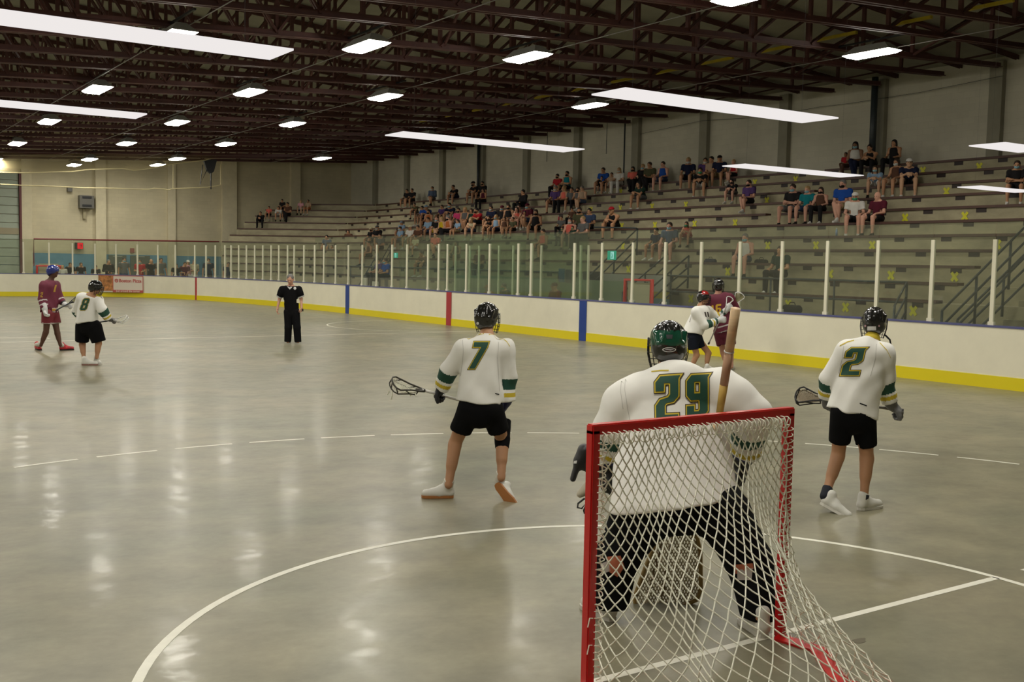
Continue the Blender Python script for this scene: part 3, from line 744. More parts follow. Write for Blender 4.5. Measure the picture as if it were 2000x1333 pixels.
# basketball style hoop frame folded under the roof and the safety net rope at the far end
nf = empty('ceiling_fan_bracket', (0, 0, 0), label='dark folded steel bracket hanging under the roof near the far wall', cat='bracket')
Yn = 58.0
P = lambda x, y: at_y(x, y, Yn)
mb = MB(); c1 = [P(398, 312), P(424, 312), P(418, 335), P(412, 340), P(405, 334)]
mb.prism(c1, (0, .2, 0)); mb.build('hanger_plate', STEELB, nf)
MB().tube([P(412, 336), P(412, 370)], .035, 6).build('drop_rod', STEELB, nf)
MB().tube([P(396, 322), P(391, 361), P(404, 332)], .025, 6).build('brace', STEELB, nf)
ROPE = mat('pale_rope', (.5, .44, .25), .8)
tag(MB().tube([P(x, y) for x, y in [(0, 360), (40, 362), (100, 364), (160, 367), (220, 368), (270, 370), (292, 370), (300, 368), (315, 369), (330, 371), (337, 369), (380, 367), (405, 366), (425, 363), (431, 361), (431, 322)]], .03, 5, ROPE).build('net_rope'), 'pale rope edge of the safety net strung across the far end', 'rope')
tag(MB().tube([P(x, y) for x, y in [(0, 337), (50, 338), (100, 336), (140, 335), (175, 331), (240, 329), (262, 333), (300, 328), (337, 320), (400, 313), (425, 306)]], .03, 5, ROPE).build('net_rope'), 'upper pale rope of the safety net sagging under the roof', 'rope')
tag(MB().tube([P(338, 320), P(338, 369)], .022, 5, ROPE).build('net_rope'), 'vertical pale rope joining the two net ropes', 'rope')

# translucent safety net gathered between the two ropes
nm = bpy.data.materials.new('gathered_net'); nm.use_nodes = True; nn = nm.node_tree.nodes
for x in list(nn): nn.remove(x)
o_ = nn.new('ShaderNodeOutputMaterial'); t_ = nn.new('ShaderNodeBsdfTransparent'); d_ = nn.new('ShaderNodeBsdfTranslucent'); d_.inputs[0].default_value = (.62, .52, .28, 1); m_ = nn.new('ShaderNodeMixShader')
w_ = nn.new('ShaderNodeTexNoise'); w_.inputs['Scale'].default_value = 1.2; r_ = nn.new('ShaderNodeMapRange'); r_.inputs[1].default_value = .3; r_.inputs[2].default_value = .7; r_.inputs[3].default_value = .28; r_.inputs[4].default_value = .5
nm.node_tree.links.new(w_.outputs['Fac'], r_.inputs[0]); nm.node_tree.links.new(r_.outputs[0], m_.inputs[0]); nm.node_tree.links.new(t_.outputs[0], m_.inputs[1]); nm.node_tree.links.new(d_.outputs[0], m_.inputs[2]); nm.node_tree.links.new(m_.outputs[0], o_.inputs[0])
low_ = [(-30, 337), (0, 337), (50, 338), (100, 336), (140, 335), (175, 331), (240, 329), (262, 333), (300, 328), (337, 320), (400, 313), (425, 306)]
mb = MB(); up_ = [(x, 303+3*math.sin(x*.02)) for x, y in low_]
for k in range(len(low_)-1): mb.poly([P(*low_[k]), P(*low_[k+1]), P(*up_[k+1])+Vector((0, -1.5, 0)), P(*up_[k])+Vector((0, -1.5, 0))])
tag(mb.build('safety_net', nm), 'pale translucent safety net gathered under the roof at the far end', 'net')
# ---------------------------------------------------------------- goal with net
rng = random.Random(11)
GXL, GXR, GY, GH = 3.075, 4.405, 3.87, 1.235
NETM = mat('white_net_cord', (.95, .92, .78), .7, var=.12, vscale=30)
goal = empty('lacrosse_goal', ((GXL+GXR)/2, GY, 0), label='red framed lacrosse goal with white net seen from behind', cat='goal')
def gchild(mb, name, m=None, smooth=False):
    o = mb.build(name, m); o.parent = goal; o.matrix_parent_inverse = Matrix.Translation((-(GXL+GXR)/2, -GY, 0)); 
    if smooth: o.data.polygons.foreach_set('use_smooth', [True]*len(o.data.polygons))
    return o
def bevbox(c, d, bev=.006):
    bm = bmesh.new(); bmesh.ops.create_cube(bm, size=1); bmesh.ops.scale(bm, vec=d, verts=bm.verts); bmesh.ops.bevel(bm, geom=bm.edges[:], offset=bev, segments=2, affect='EDGES')
    bmesh.ops.translate(bm, vec=c, verts=bm.verts); mb = MB(); i0 = 0
    bm.verts.index_update()
    mb.v = [tuple(v.co) for v in bm.verts]; mb.f = [tuple(v.index for v in f.verts) for f in bm.faces]; mb.mi = [0]*len(mb.f); bm.free(); return mb
gchild(bevbox((GXL, GY, GH/2), (.048, .052, GH)), 'goal_post', REDP)
gchild(bevbox((GXR, GY, GH/2), (.048, .052, GH)), 'goal_post', REDP)
gchild(bevbox(((GXL+GXR)/2, GY, GH), (GXR-GXL+.048, .052, .05)), 'crossbar', REDP)
# flat base frame running back behind the posts
base_r = [fl(1527, 1246), fl(1585, 1262), fl(1612, 1272), fl(1655, 1333), Vector((4.28, 2.95, 0)), Vector((3.74, 2.72, 0))]
mirror = lambda p: Vector((GXL+GXR-p.x, p.y, 0))
base = [mirror(p) for p in base_r[:-1]] + [base_r[-1]] + base_r[-2::-1]
base[0] = Vector((GXL, GY, 0)); base[-1] = Vector((GXR, GY, 0))
mb = MB(); n = len(base); i0 = 0
cenb = Vector((3.74, 3.5, 0))
for i, p in enumerate(base):
    t = (base[min(i+1, n-1)] - base[max(i-1, 0)]).normalized(); q = Vector((-t.y, t.x, 0)); 
    if q.dot(cenb-p) < 0: q = -q
    for (a_, z_) in ((-.012, .0), (-.012, .012), (.085, .012), (.085, .0)): mb.v.append(tuple(p + q*a_ + Vector((0, 0, z_))))
for i in range(n-1):
    a_ = i*4; b_ = a_+4
    for q in range(4): mb.f.append((a_+q, b_+q, b_+(q+1) % 4, a_+(q+1) % 4)); mb.mi.append(0)
gchild(mb, 'base_frame', REDP)
# net surface
def polyat(P, t):
    L = [0]
    for i in range(len(P)-1): L.append(L[-1]+(P[i+1]-P[i]).length)
    s_ = t*L[-1]
    for i in range(len(P)-1):
        if s_ <= L[i+1] or i == len(P)-2:
            f = (s_-L[i])/(L[i+1]-L[i]); return P[i].lerp(P[i+1], f)
def net_pt(u, v):
    top = Vector((GXL+.02+(GXR-GXL-.04)*u, GY-.03, GH-.03))
    # rear bottom: along the base frame
    bot = polyat(base, .04+.92*u) + Vector((0, 0, .02))
    # side edges run down the posts
    e = min(u, 1-u)*2
    side = 1-min(1, e/.16)
    post = Vector((GXL+.03 if u < .5 else GXR-.03, GY-.03, GH-.03-(GH-.06)*v))
    sag = v**2.0
    p = Vector((top.x*(1-sag)+bot.x*sag, top.y*(1-sag)+bot.y*sag, (GH-.03)*(1-v)**1.0 + .02*v - .10*math.sin(PI*v)*0))
    # outward flare begins low on the right like the slack net in the picture
    hang = p
    s2 = side*side*(1-max(0, (v-.72)/.28))
    return hang.lerp(post, s2)
NU, NV = 54, 32
def node(i, j):
    jit = .005
    h1 = math.sin(i*12.9+j*78.2)*43758.5; h1 -= math.floor(h1); h2 = math.sin(i*39.3+j*11.1)*24634.6; h2 -= math.floor(h2)
    sk = .012*math.sin(3.1*j/NV+i*.21)
    p = net_pt(min(1, max(0, i/NU + (sk if 0 < i < NU else 0))), j/NV); 
    return p + Vector(((h1-.5)*jit*2, (h2-.5)*jit, (h1*h2-.25)*jit*2))
mb = MB()
for j in range(NV):
    for i in range(j % 2, NU+1, 2):
        for di in (-1, 1):
            if 0 <= i+di <= NU:
                a_, b_ = node(i, j), node(i+di, j+1)
                if (a_-b_).length > .004:
                    t_ = (b_-a_).normalized()*.004
                    mb.tube([a_-t_, (a_+b_)/2+Vector((0, 0, -.003)), b_+t_], .0037, 5, caps=False)
for j in range(NV+1):
    for i in range(j % 2, NU+1, 2):
        p = node(i, j); mb.ell(p, (.0046, .0046, .0058), nu=5, nv=3)
net = gchild(mb, 'goal_net', NETM, True); net['kind'] = 'thing'
del net['kind']
# lacing wound round the frame
def helix(p0, p1, r, turns, mb, rr=.003):
    p0, p1 = Vector(p0), Vector(p1); d = (p1-p0).normalized(); u = d.orthogonal().normalized(); v = d.cross(u); N = turns*10; pts = []
    for k in range(N+1):
        a_ = 2*PI*turns*k/N; q = r*(1+.12*math.sin(k*1.7)); pts.append(p0.lerp(p1, k/N) + (u*math.cos(a_) + v*math.sin(a_))*q)
    mb.tube(pts, rr, 5)
mb = MB()
helix((GXL+.03, GY-.03, GH-.045), (GXR-.03, GY-.03, GH-.045), .03, 40, mb)
gchild(mb, 'crossbar_lacing', NETM, True)
mb = MB(); helix((GXL+.035, GY-.025, GH-.06), (GXL+.035, GY-.025, .04), .022, 34, mb); gchild(mb, 'post_lacing', NETM, True)
mb = MB(); helix((GXR-.025, GY-.03, GH-.06), (GXR-.02, GY-.03, .04), .022, 34, mb); gchild(mb, 'post_lacing', NETM, True)
mb = MB(); pts = [polyat(base, t/120) for t in range(121)]; mb2 = MB()
for k in range(len(pts)-1): pass
L_ = []
for k in range(0, 121):
    a_ = k*2.4; L_.append(pts[k] + Vector((.028*math.cos(a_), .028*math.cos(a_)*.5, .02+.018*math.sin(a_))))
mb.tube(L_, .003, 5); gchild(mb, 'base_lacing', NETM, True)
# loose cord ends on the left post
for z_ in (.34, .21):
    mb = MB().tube([(GXL-.0, GY-.03, z_), (GXL-.03, GY-.045, z_+.01), (GXL-.045, GY-.05, z_-.03)], .003, 5); gchild(mb, 'cord_end', NETM)
# ---------------------------------------------------------------- signed-distance modelling of bodies and clothes
V = lambda *a: np.array(a, dtype=float)
def nrm(v): v = np.asarray(v, float); return v/max(1e-9, np.linalg.norm(v))
class Sdf:
    def __init__(s): s.ops = []
    def cone(s, a, b, ra, rb=None, k=.02, sq=None, f=1.0):
        """tapered capsule; sq = direction in which it is flattened by factor f"""
        s.ops.append(('c', V(*a), V(*b), ra, ra if rb is None else rb, k, None if sq is None else nrm(sq), f)); return s
    def ell(s, c, r, R=None, k=.02):
        s.ops.append(('e', V(*c), np.array(r, float), np.eye(3) if R is None else np.array(R, float), k)); return s
    def cut(s, p, n, c=None, rad=None):
        """remove everything on the side of plane p that n points to (only near c)"""
        s.ops.append(('x', V(*p), nrm(n), c, rad)); return s
    def fold(s, amp, freq, d, seed=0): s.ops.append(('w', amp, freq, nrm(d), seed)); return s
    def sub(s, c, r, k=.01): s.ops.append(('s', V(*c), np.array(r, float), k)); return s
    def mesh(s, name, h=.01, mats=None, pick=None, smooth=True, relax=1):
        lo = np.full(3, 1e9); hi = -lo
        for o in s.ops:
            if o[0] == 'c':
                r = max(o[3], o[4])+.03; lo = np.minimum(lo, np.minimum(o[1], o[2])-r); hi = np.maximum(hi, np.maximum(o[1], o[2])+r)
            elif o[0] == 'e':
                r = max(o[2])+.03; lo = np.minimum(lo, o[1]-r); hi = np.maximum(hi, o[1]+r)
        n = np.ceil((hi-lo)/h).astype(int)+2
        ax = [lo[i]+h*np.arange(n[i]) for i in range(3)]
        D = np.full(n, 1.0, dtype=np.float32)
        def box(l, u):
            a = np.clip(np.floor((l-lo)/h).astype(int), 0, n); b = np.clip(np.ceil((u-lo)/h).astype(int)+1, 0, n)
            return tuple(slice(a[i], b[i]) for i in range(3))
        def grid(sl): return [a.astype(np.float32) for a in np.meshgrid(ax[0][sl[0]], ax[1][sl[1]], ax[2][sl[2]], indexing='ij', sparse=True)]
        for o in s.ops:
            if o[0] == 'c':
                _, a, b, ra, rb, k, sq, f = o; m = max(ra, rb)+k+.035
                sl = box(np.minimum(a, b)-m, np.maximum(a, b)+m); X, Y, Z = grid(sl)
                d = b-a; L2 = max(1e-9, d.dot(d))
                t = np.clip(((X-a[0])*d[0]+(Y-a[1])*d[1]+(Z-a[2])*d[2])/L2, 0, 1)
                wx, wy, wz = X-a[0]-t*d[0], Y-a[1]-t*d[1], Z-a[2]-t*d[2]
                if sq is not None:
                    q = (wx*sq[0]+wy*sq[1]+wz*sq[2])*(f-1); wx = wx+q*sq[0]; wy = wy+q*sq[1]; wz = wz+q*sq[2]
                dist = np.sqrt(wx*wx+wy*wy+wz*wz)-(ra+(rb-ra)*t)
            elif o[0] == 'e':
                _, c, r, R, k = o; m = max(r)+k+.035
                sl = box(c-m, c+m); X, Y, Z = grid(sl); X, Y, Z = X-c[0], Y-c[1], Z-c[2]
                u = [(X*R[0][i]+Y*R[1][i]+Z*R[2][i])/r[i] for i in range(3)]
                q = np.sqrt(u[0]**2+u[1]**2+u[2]**2)+1e-9
                g = np.sqrt((u[0]/r[0])**2+(u[1]/r[1])**2+(u[2]/r[2])**2)+1e-9
                dist = q*(q-1)/g
            elif o[0] == 's':
                _, c, r, k = o; m = max(r)+k+.03
                sl = box(c-m, c+m); X, Y, Z = grid(sl)
                q = np.sqrt(((X-c[0])/r[0])**2+((Y-c[1])/r[1])**2+((Z-c[2])/r[2])**2)
                dist = (q-1)*min(r); D[sl] = np.maximum(D[sl], -dist); continue
            elif o[0] == 'x':
                _, p, nn, c, rad = o
                if c is None: sl = (slice(0, n[0]), slice(0, n[1]), slice(0, n[2]))
                else: sl = box(np.array(c)-rad, np.array(c)+rad)
                X, Y, Z = grid(sl); dist = (X-p[0])*nn[0]+(Y-p[1])*nn[1]+(Z-p[2])*nn[2]
                D[sl] = np.maximum(D[sl], dist); continue
            elif o[0] == 'w':
                _, amp, fr, d, seed = o; X, Y, Z = grid((slice(0, n[0]), slice(0, n[1]), slice(0, n[2])))
                u = nrm(np.cross(d, [0, 0, 1]) if abs(d[2]) < .9 else np.cross(d, [0, 1, 0])); v = np.cross(d, u)
                P1 = X*d[0]+Y*d[1]+Z*d[2]; P2 = X*u[0]+Y*u[1]+Z*u[2]; P3 = X*v[0]+Y*v[1]+Z*v[2]
                wv = np.sin(fr*P1+2.1*np.sin(7*P2+seed)+1.7*np.sin(9*P3+2*seed)+seed)*.6+np.sin(fr*.53*P1+3*np.sin(5*P3+seed*3)+11*P2)*.4
                wv = wv*(0.5+0.5*np.sin(4.3*P2+3.1*P3+5*P1+seed))
                D = D+(amp*wv).astype(np.float32); continue
            S = D[sl]; hh = np.clip(.5+.5*(S-dist)/k, 0, 1); D[sl] = S+(dist-S)*hh-k*hh*(1-hh)
        v, f = surface_nets(D, lo, h)
        for _ in range(relax): v = laplace(v, f, .45)
        me = bpy.data.meshes.new(name); me.vertices.add(len(v)); me.vertices.foreach_set('co', v.astype(np.float32).ravel())
        me.loops.add(len(f)*4); me.loops.foreach_set('vertex_index', f.astype(np.int32).ravel())
        me.polygons.add(len(f)); me.polygons.foreach_set('loop_start', np.arange(0, len(f)*4, 4, dtype=np.int32)); me.polygons.foreach_set('loop_total', np.full(len(f), 4, dtype=np.int32))
        for m in (mats or []): me.materials.append(m)
        if pick is not None:
            cen = v[f].mean(1); me.polygons.foreach_set('material_index', np.asarray(pick(cen), dtype=np.int32))
        me.polygons.foreach_set('use_smooth', np.full(len(f), smooth, dtype=bool))
        me.update(calc_edges=True); me.validate(); return me
    def build(s, name, h=.01, mats=None, parent=None, pick=None, relax=1, origin=None):
        me = s.mesh(name, h, mats, pick, relax=relax); o = bpy.data.objects.new(name, me); COL.objects.link(o)
        if parent is not None:
            o.parent = parent; bpy_off = parent.location
            me.transform(Matrix.Translation((-bpy_off[0], -bpy_off[1], -bpy_off[2])))
        return o
def surface_nets(D, lo, h):
    s = D < 0
    n = D.shape
    c = [s[i:n[0]-1+i, j:n[1]-1+j, k:n[2]-1+k] for i in (0,1) for j in (0,1) for k in (0,1)]
    cnt = sum(x.astype(np.int8) for x in c); act = (cnt > 0) & (cnt < 8)
    idx = np.full(act.shape, -1, dtype=np.int64); A = np.argwhere(act); idx[act] = np.arange(len(A))
    P = np.zeros((len(A), 3)); W = np.zeros(len(A))
    corners = [(i, j, k) for i in (0,1) for j in (0,1) for k in (0,1)]
    val = {q: D[A[:,0]+q[0], A[:,1]+q[1], A[:,2]+q[2]].astype(float) for q in corners}
    for q in corners:
        for axis in range(3):
            if q[axis] == 0:
                r = list(q); r[axis] = 1; r = tuple(r); a, b = val[q], val[r]; m = (a < 0) != (b < 0)
                t = np.where(m, a/np.where(np.abs(a-b) < 1e-12, 1e-12, a-b), 0)
                pt = np.array(q, float)[None].repeat(len(A), 0); pt[:, axis] += t
                P[m] += pt[m]; W[m] += 1
    P = (P/W[:, None]+A)*h+lo
    F = []
    for axis in range(3):
        a1, a2 = [(1, 2), (2, 0), (0, 1)][axis]
        sl0 = [slice(None)]*3; sl1 = [slice(None)]*3; sl0[axis] = slice(0, -1); sl1[axis] = slice(1, None)
        ch = s[tuple(sl0)] != s[tuple(sl1)]; E = np.argwhere(ch)
        ok = (E[:, a1] > 0) & (E[:, a2] > 0) & (E[:, a1] < n[a1]-1) & (E[:, a2] < n[a2]-1); E = E[ok]
        if not len(E): continue
        ins = s[E[:,0], E[:,1], E[:,2]]
        def g(d1, d2):
            Q = E.copy(); Q[:, a1] -= d1; Q[:, a2] -= d2; return idx[Q[:,0], Q[:,1], Q[:,2]]
        q = np.stack([g(1,1), g(0,1), g(0,0), g(1,0)], 1); q[~ins] = q[~ins][:, ::-1]; F.append(q)
    F = np.concatenate(F); F = F[(F >= 0).all(1)]
    return P, F
def laplace(v, f, w):
    acc = np.zeros_like(v); c = np.zeros(len(v))
    for a, b in ((0,1),(1,2),(2,3),(3,0)):
        for d in range(3):
            acc[:, d] += np.bincount(f[:, a], v[f[:, b], d], len(v)) + np.bincount(f[:, b], v[f[:, a], d], len(v))
        c += np.bincount(f[:, a], minlength=len(v)) + np.bincount(f[:, b], minlength=len(v))
    c[c == 0] = 1; return v*(1-w)+w*acc/c[:, None]
def frame(up, fwd):
    """columns: right, forward, up"""
    up = nrm(up); fwd = np.asarray(fwd, float); fwd = nrm(fwd-up*fwd.dot(up)); right = np.cross(fwd, up); return np.stack([right, fwd, up], 1)
def head_prims(S, c, R, sc=1.0, neck=None, kids=False):
    """c centre of skull; R columns right, fwd, up"""
    g = lambda x, y, z: c + (R@V(x, y, z))*sc
    S.ell(g(0, -.008, .025), V(.074, .092, .095)*sc, R, .02)
    S.ell(g(0, .022, -.03), V(.062, .066, .085)*sc, R, .03)
    S.ell(g(0, .05, -.092), V(.03, .026, .022)*sc, R, .03)        # chin
    S.cone(g(0, .085, .012), g(0, .106, -.028), .010*sc, .015*sc, .012)  # nose
    S.cone(g(-.035, .08, .028), g(.035, .08, .028), .012*sc, .012*sc, .015) # brow
    S.cone(g(-.02, .078, -.062), g(.02, .078, -.062), .011*sc, .011*sc, .008)  # mouth
    for q in (-1, 1):
        S.sub(g(q*.031, .098, .008), V(.018, .018, .012)*sc, .01)
        S.ell(g(q*.077, -.005, -.005), V(.012, .022, .034)*sc, R, .008)
    if neck is not None: S.cone(g(0, -.012, -.06), neck, .052*sc, .058*sc, .03)
def face_bits(parent, c, R, sc, brow=(.03, .02, .012)):
    off = np.array(parent.location)
    g = lambda x, y, z: tuple(c + (R@V(x, y, z))*sc - off)
    Rm = Matrix([list(r) for r in R])
    for q in (-1, 1):
        mb = MB(); mb.ell(g(q*.031, .080, .008), (.0125*sc, .0125*sc, .0105*sc), mat('eye_white', (.55, .52, .46), .3), Rm, 10, 6)
        mb.ell(g(q*.031, .0885, .008), (.006*sc, .0055*sc, .006*sc), mat('eye_dark', (.02, .012, .008), .2), Rm, 8, 5); mb.build('eye', None, parent, True)
    mb = MB(); mb.tube([g(-.022, .090, -.063), g(0, .0945, -.064), g(.022, .090, -.063)], .0042*sc, 6, mat('lip', (.32, .12, .09), .5)); mb.build('mouth', None, parent, True)
def hand_prims(S, w, d, palm, thumb_side, curl=.5, sc=1.0, fat=1.0, spread=.12, k=.006):
    """w wrist, d direction along the hand, palm = unit vector the palm faces, thumb_side = +1/-1 along cross(d,palm)"""
    d = nrm(d); palm = nrm(np.asarray(palm, float)-d*np.dot(palm, d)); sd = np.cross(d, palm)*thumb_side
    L = .19*sc
    for q in (-1, -.33, .33, 1):
        S.cone(w+d*.01*sc, w+d*.088*sc+sd*q*.03*sc, .021*sc*fat, .0155*sc*fat, .015)
    lens = {1: (.040, .024, .020), .33: (.045, .028, .021), -.33: (.041, .026, .020), -1: (.032, .020, .018)}
    for q, ls in lens.items():
        p = w+d*.09*sc+sd*q*.031*sc; a = curl*.7; dd = d*math.cos(a)+palm*math.sin(a)+sd*q*spread; r = .0098*sc*fat
        for m_, l in enumerate(ls):
            p2 = p+nrm(dd)*l*sc; S.cone(p, p2, r, r*.9, k); p = p2; r *= .9; a += curl*(1.15 if m_ == 0 else .9); dd = d*math.cos(a)+palm*math.sin(a)+sd*q*spread*.4
    p = w+d*.025*sc+sd*.026*sc; dd = nrm(d*.62+sd*.75+palm*.25)
    for l, r in ((.042, .0135), (.032, .0115), (.026, .0105)):
        p2 = p+dd*l*sc; S.cone(p, p2, r*sc*fat, r*.88*sc*fat, k+.003); p = p2; dd = nrm(dd+palm*.5*curl+d*.25)
def shoe_prims(S, heel, toe, up, sc=1.0, k=.02, w=1.0):
    heel, toe = np.asarray(heel, float), np.asarray(toe, float); d = nrm(toe-heel); up = nrm(np.asarray(up, float)-d*np.dot(up, d)); sd = np.cross(d, up); L = np.linalg.norm(toe-heel)
    f = lambda t, z, s_=0: heel+d*L*t+up*z*sc+sd*s_*sc
    S.cone(f(.1, .042), f(.45, .042), .036*sc*w, .041*sc*w, k); S.cone(f(.45, .04), f(.86, .034), .042*sc*w, .036*sc*w, k)
    S.cone(f(.12, .05), f(.17, .118), .038*sc*w, .043*sc*w, k); S.cone(f(.2, .09), f(.40, .085), .034*sc*w, .026*sc*w, k); S.cone(f(.2, .07), f(.62, .05), .036*sc*w, .030*sc*w, k)
    S.cut(heel+up*.006*sc, -up, (heel+toe)/2, L*.8)
def sole_mesh(heel, toe, up, sc=1.0, w=1.0):
    heel, toe = np.asarray(heel, float), np.asarray(toe, float); d = nrm(toe-heel); up = nrm(np.asarray(up, float)-d*np.dot(up, d)); sd = np.cross(d, up); L = np.linalg.norm(toe-heel)
    prof = [(-.02, .0), (0, .022), (.12, .036), (.3, .036), (.5, .040), (.7, .048), (.86, .044), (.96, .03), (1.0, .0)]
    pts = [(t, s_) for t, s_ in prof] + [(t, -s_) for t, s_ in prof[-2:0:-1]]
    mb = MB(); P = [heel+d*L*t+sd*s_*sc*w-up*.002*sc for t, s_ in pts]; mb.prism([tuple(p) for p in P], tuple(up*.022*sc)); return mb
def skin(name, col): return mat(name, col, .55, var=.06, vscale=8, spec=.4)
SKIN_L = skin('skin_light', (.56, .33, .20)); SKIN_T = skin('skin_tan', (.46, .24, .13)); SKIN_P = skin('skin_pink', (.58, .31, .22)); SKIN_D = skin('skin_dark', (.10, .045, .028)); SKIN_B = skin('skin_brown', (.26, .13, .07))
def body_prims(S, J, sc=1.0, fat=1.0, hands=True, curl=(.5, .5), palms=None, fem=False):
    """J: joints (np arrays): head, neck, shL shR elL elR wrL wrR hpL hpR knL knR anL anR ; R body frame"""
    R = J['R']; right, fwd, up = R[:, 0], R[:, 1], R[:, 2]
    ms = (J['shL']+J['shR'])/2; mh = (J['hpL']+J['hpR'])/2; t = nrm(ms-mh)
    S.cone(ms-t*.02, mh+t*.10, .148*sc*fat, .115*sc*fat, .04, fwd, 1.55)
    S.cone(J['shL'], J['shR'], .062*sc, .062*sc, .05)
    S.cone(ms-t*.10*sc-right*.05, ms-t*.10*sc+right*.05, .12*sc*fat, .12*sc*fat, .04, fwd, 1.3)
    hh = (J['hpR']-J['hpL'])*.12; S.cone(J['hpL']+hh+t*.03, J['hpR']-hh+t*.03, .088*sc*fat, .088*sc*fat, .04, fwd, 1.0)
    S.cone(J['neck']-t*.03, ms+t*.0, .058*sc, .10*sc, .04)
    for s_ in 'LR':
        S.cone(J['sh'+s_], J['el'+s_], .050*sc*fat, .038*sc*fat, .03); S.cone(J['el'+s_], J['wr'+s_], .038*sc*fat, .026*sc, .02)
        if 'kn'+s_ in J:
            S.cone(J['hp'+s_], J['kn'+s_], .078*sc*fat, .055*sc*fat, .04); kn, an = J['kn'+s_], J['an'+s_]
            S.cone(kn, an, .050*sc, .034*sc, .02); m1 = kn+(an-kn)*.28-fwd*.012; S.cone(kn+(an-kn)*.1-fwd*.008, kn+(an-kn)*.52-fwd*.006, .052*sc*fat, .042*sc, .03)
        if hands:
            d, pn, ts = palms[s_]; hand_prims(S, J['wr'+s_], d, pn, ts, curl[0 if s_ == 'L' else 1], sc)
# ---------------------------------------------------------------- players and referee
from mathutils.bvhtree import BVHTree
CR_, CU_, CF_ = RC[:, 0], RC[:, 1], -RC[:, 2]
CAMP = np.array([0, 0, CAMZ])
def pt(px, py, d): return CAMP + CR_*((px-1000)/F_PX*d) + CU_*(-(py-666.5)/F_PX*d) + CF_*d
NW = mat('jersey_white', (.88, .87, .83), .75, var=.03, vscale=6); NG = mat('jersey_green', (.012, .07, .045), .7); NY = mat('jersey_yellow', (.62, .47, .03), .7)
MAR = mat('jersey_maroon', (.13, .012, .035), .7, var=.1, vscale=5); BLK = mat('black_fabric', (.0055, .0055, .0065), .9, spec=.12, var=.15, vscale=9); NVY = mat('navy_fabric', (.011, .014, .024), .9, spec=.15)
BLKG = mat('gloss_black_helmet', (.010, .010, .010), .16, spec=.6, coat=.6); GRNG = mat('gloss_green_helmet', (.008, .07, .04), .16, coat=.6); BLUG = mat('gloss_blue_helmet', (.02, .035, .2), .2, coat=.5); REDG = mat('gloss_red_helmet', (.3, .01, .01), .2, coat=.5)
GLVB = mat('glove_black', (.014, .014, .017), .5); GLVW = mat('glove_white', (.62, .62, .62), .5); GLVG = mat('glove_grey', (.14, .14, .14), .6)
SHOEW = mat('shoe_white', (.74, .73, .68), .5); SOLEG = mat('gum_sole', (.42, .17, .05), .5); SOLEW = mat('white_sole', (.66, .64, .58), .5); SHOER = mat('shoe_red', (.55, .03, .04), .5, var=.5, vscale=14); SHOEB = mat('shoe_black', (.012, .012, .013), .4)
SOCKW = mat('sock_white', (.7, .68, .62), .8); SOCKB = mat('sock_black', (.012, .014, .025), .8)
WIRE = mat('cage_wire', (.02, .02, .022), .35, metal=.5); DECALW = mat('decal_white', (.75, .75, .75), .4); HAIRB = mat('hair_brown', (.035, .018, .009), .6, var=.4, vscale=60, bump=.6, bscale=90)
def decal(name, px_poly, target, parent, m, off=.004, holes=(), step=.02, bold=0, quad=None):
    """flat cloth shape cut from px outlines and laid onto the target surface"""
    cu = bpy.data.curves.new('c', 'CURVE'); cu.dimensions = '2D'; cu.fill_mode = 'BOTH'; cu.offset = bold
    for P in [px_poly]+list(holes):
        sp = cu.splines.new('POLY'); sp.points.add(len(P)-1); sp.use_cyclic_u = True
        for i, p in enumerate(P): sp.points[i].co = (p[0], p[1], 0, 1)
    tmp = bpy.data.objects.new('tmp', cu); COL.objects.link(tmp); dg = bpy.context.evaluated_depsgraph_get(); me = bpy.data.meshes.new_from_object(tmp.evaluated_get(dg))
    bpy.data.objects.remove(tmp); bpy.data.curves.remove(cu)
    bm = bmesh.new(); bm.from_mesh(me); bpy.data.meshes.remove(me)
    bmesh.ops.remove_doubles(bm, verts=bm.verts, dist=1e-5); bmesh.ops.triangulate(bm, faces=bm.faces)
    for _ in range(5):
        ed = [e for e in bm.edges if e.calc_length() > step*1.6]
        if not ed: break
        bmesh.ops.subdivide_edges(bm, edges=ed, cuts=1); bmesh.ops.triangulate(bm, faces=[f for f in bm.faces if len(f.verts) > 3])
    tr = Matrix.Translation(target.matrix_world.translation if False else (parent.location if target.parent else (0, 0, 0)))
    tm = target.data; vs = [tr @ v.co for v in tm.vertices]; bvh = BVHTree.FromPolygons(vs, [tuple(p.vertices) for p in tm.polygons])
    cen_ = sum(vs, Vector())/len(vs); last = (cen_-Vector(CAMP)).length-.08
    for v in bm.verts:
        x, y = v.co.x, v.co.y
        if quad is not None:
            TL, TR, BR, BL = quad; u = x/.62; w_ = 1-y
            px = (TL[0]*(1-u)+TR[0]*u)*(1-w_)+(BL[0]*(1-u)+BR[0]*u)*w_; py = (TL[1]*(1-u)+TR[1]*u)*(1-w_)+(BL[1]*(1-u)+BR[1]*u)*w_
        else: px, py = x, y
        r = ray(px, py); d = Vector(r).normalized(); hit = bvh.ray_cast(Vector(CAMP), d)
        if hit[0] is None:
            n_ = bvh.find_nearest(Vector(CAMP)+d*last); hit = n_
        else: last = (hit[0]-Vector(CAMP)).length
        v.co = hit[0]-d*off-Vector(parent.location)
    m2 = bpy.data.meshes.new(name); bm.normal_update(); bm.to_mesh(m2); bm.free(); m2.materials.append(m); m2.polygons.foreach_set('use_smooth', [True]*len(m2.polygons))
    o = bpy.data.objects.new(name, m2); COL.objects.link(o); o.parent = parent; return o
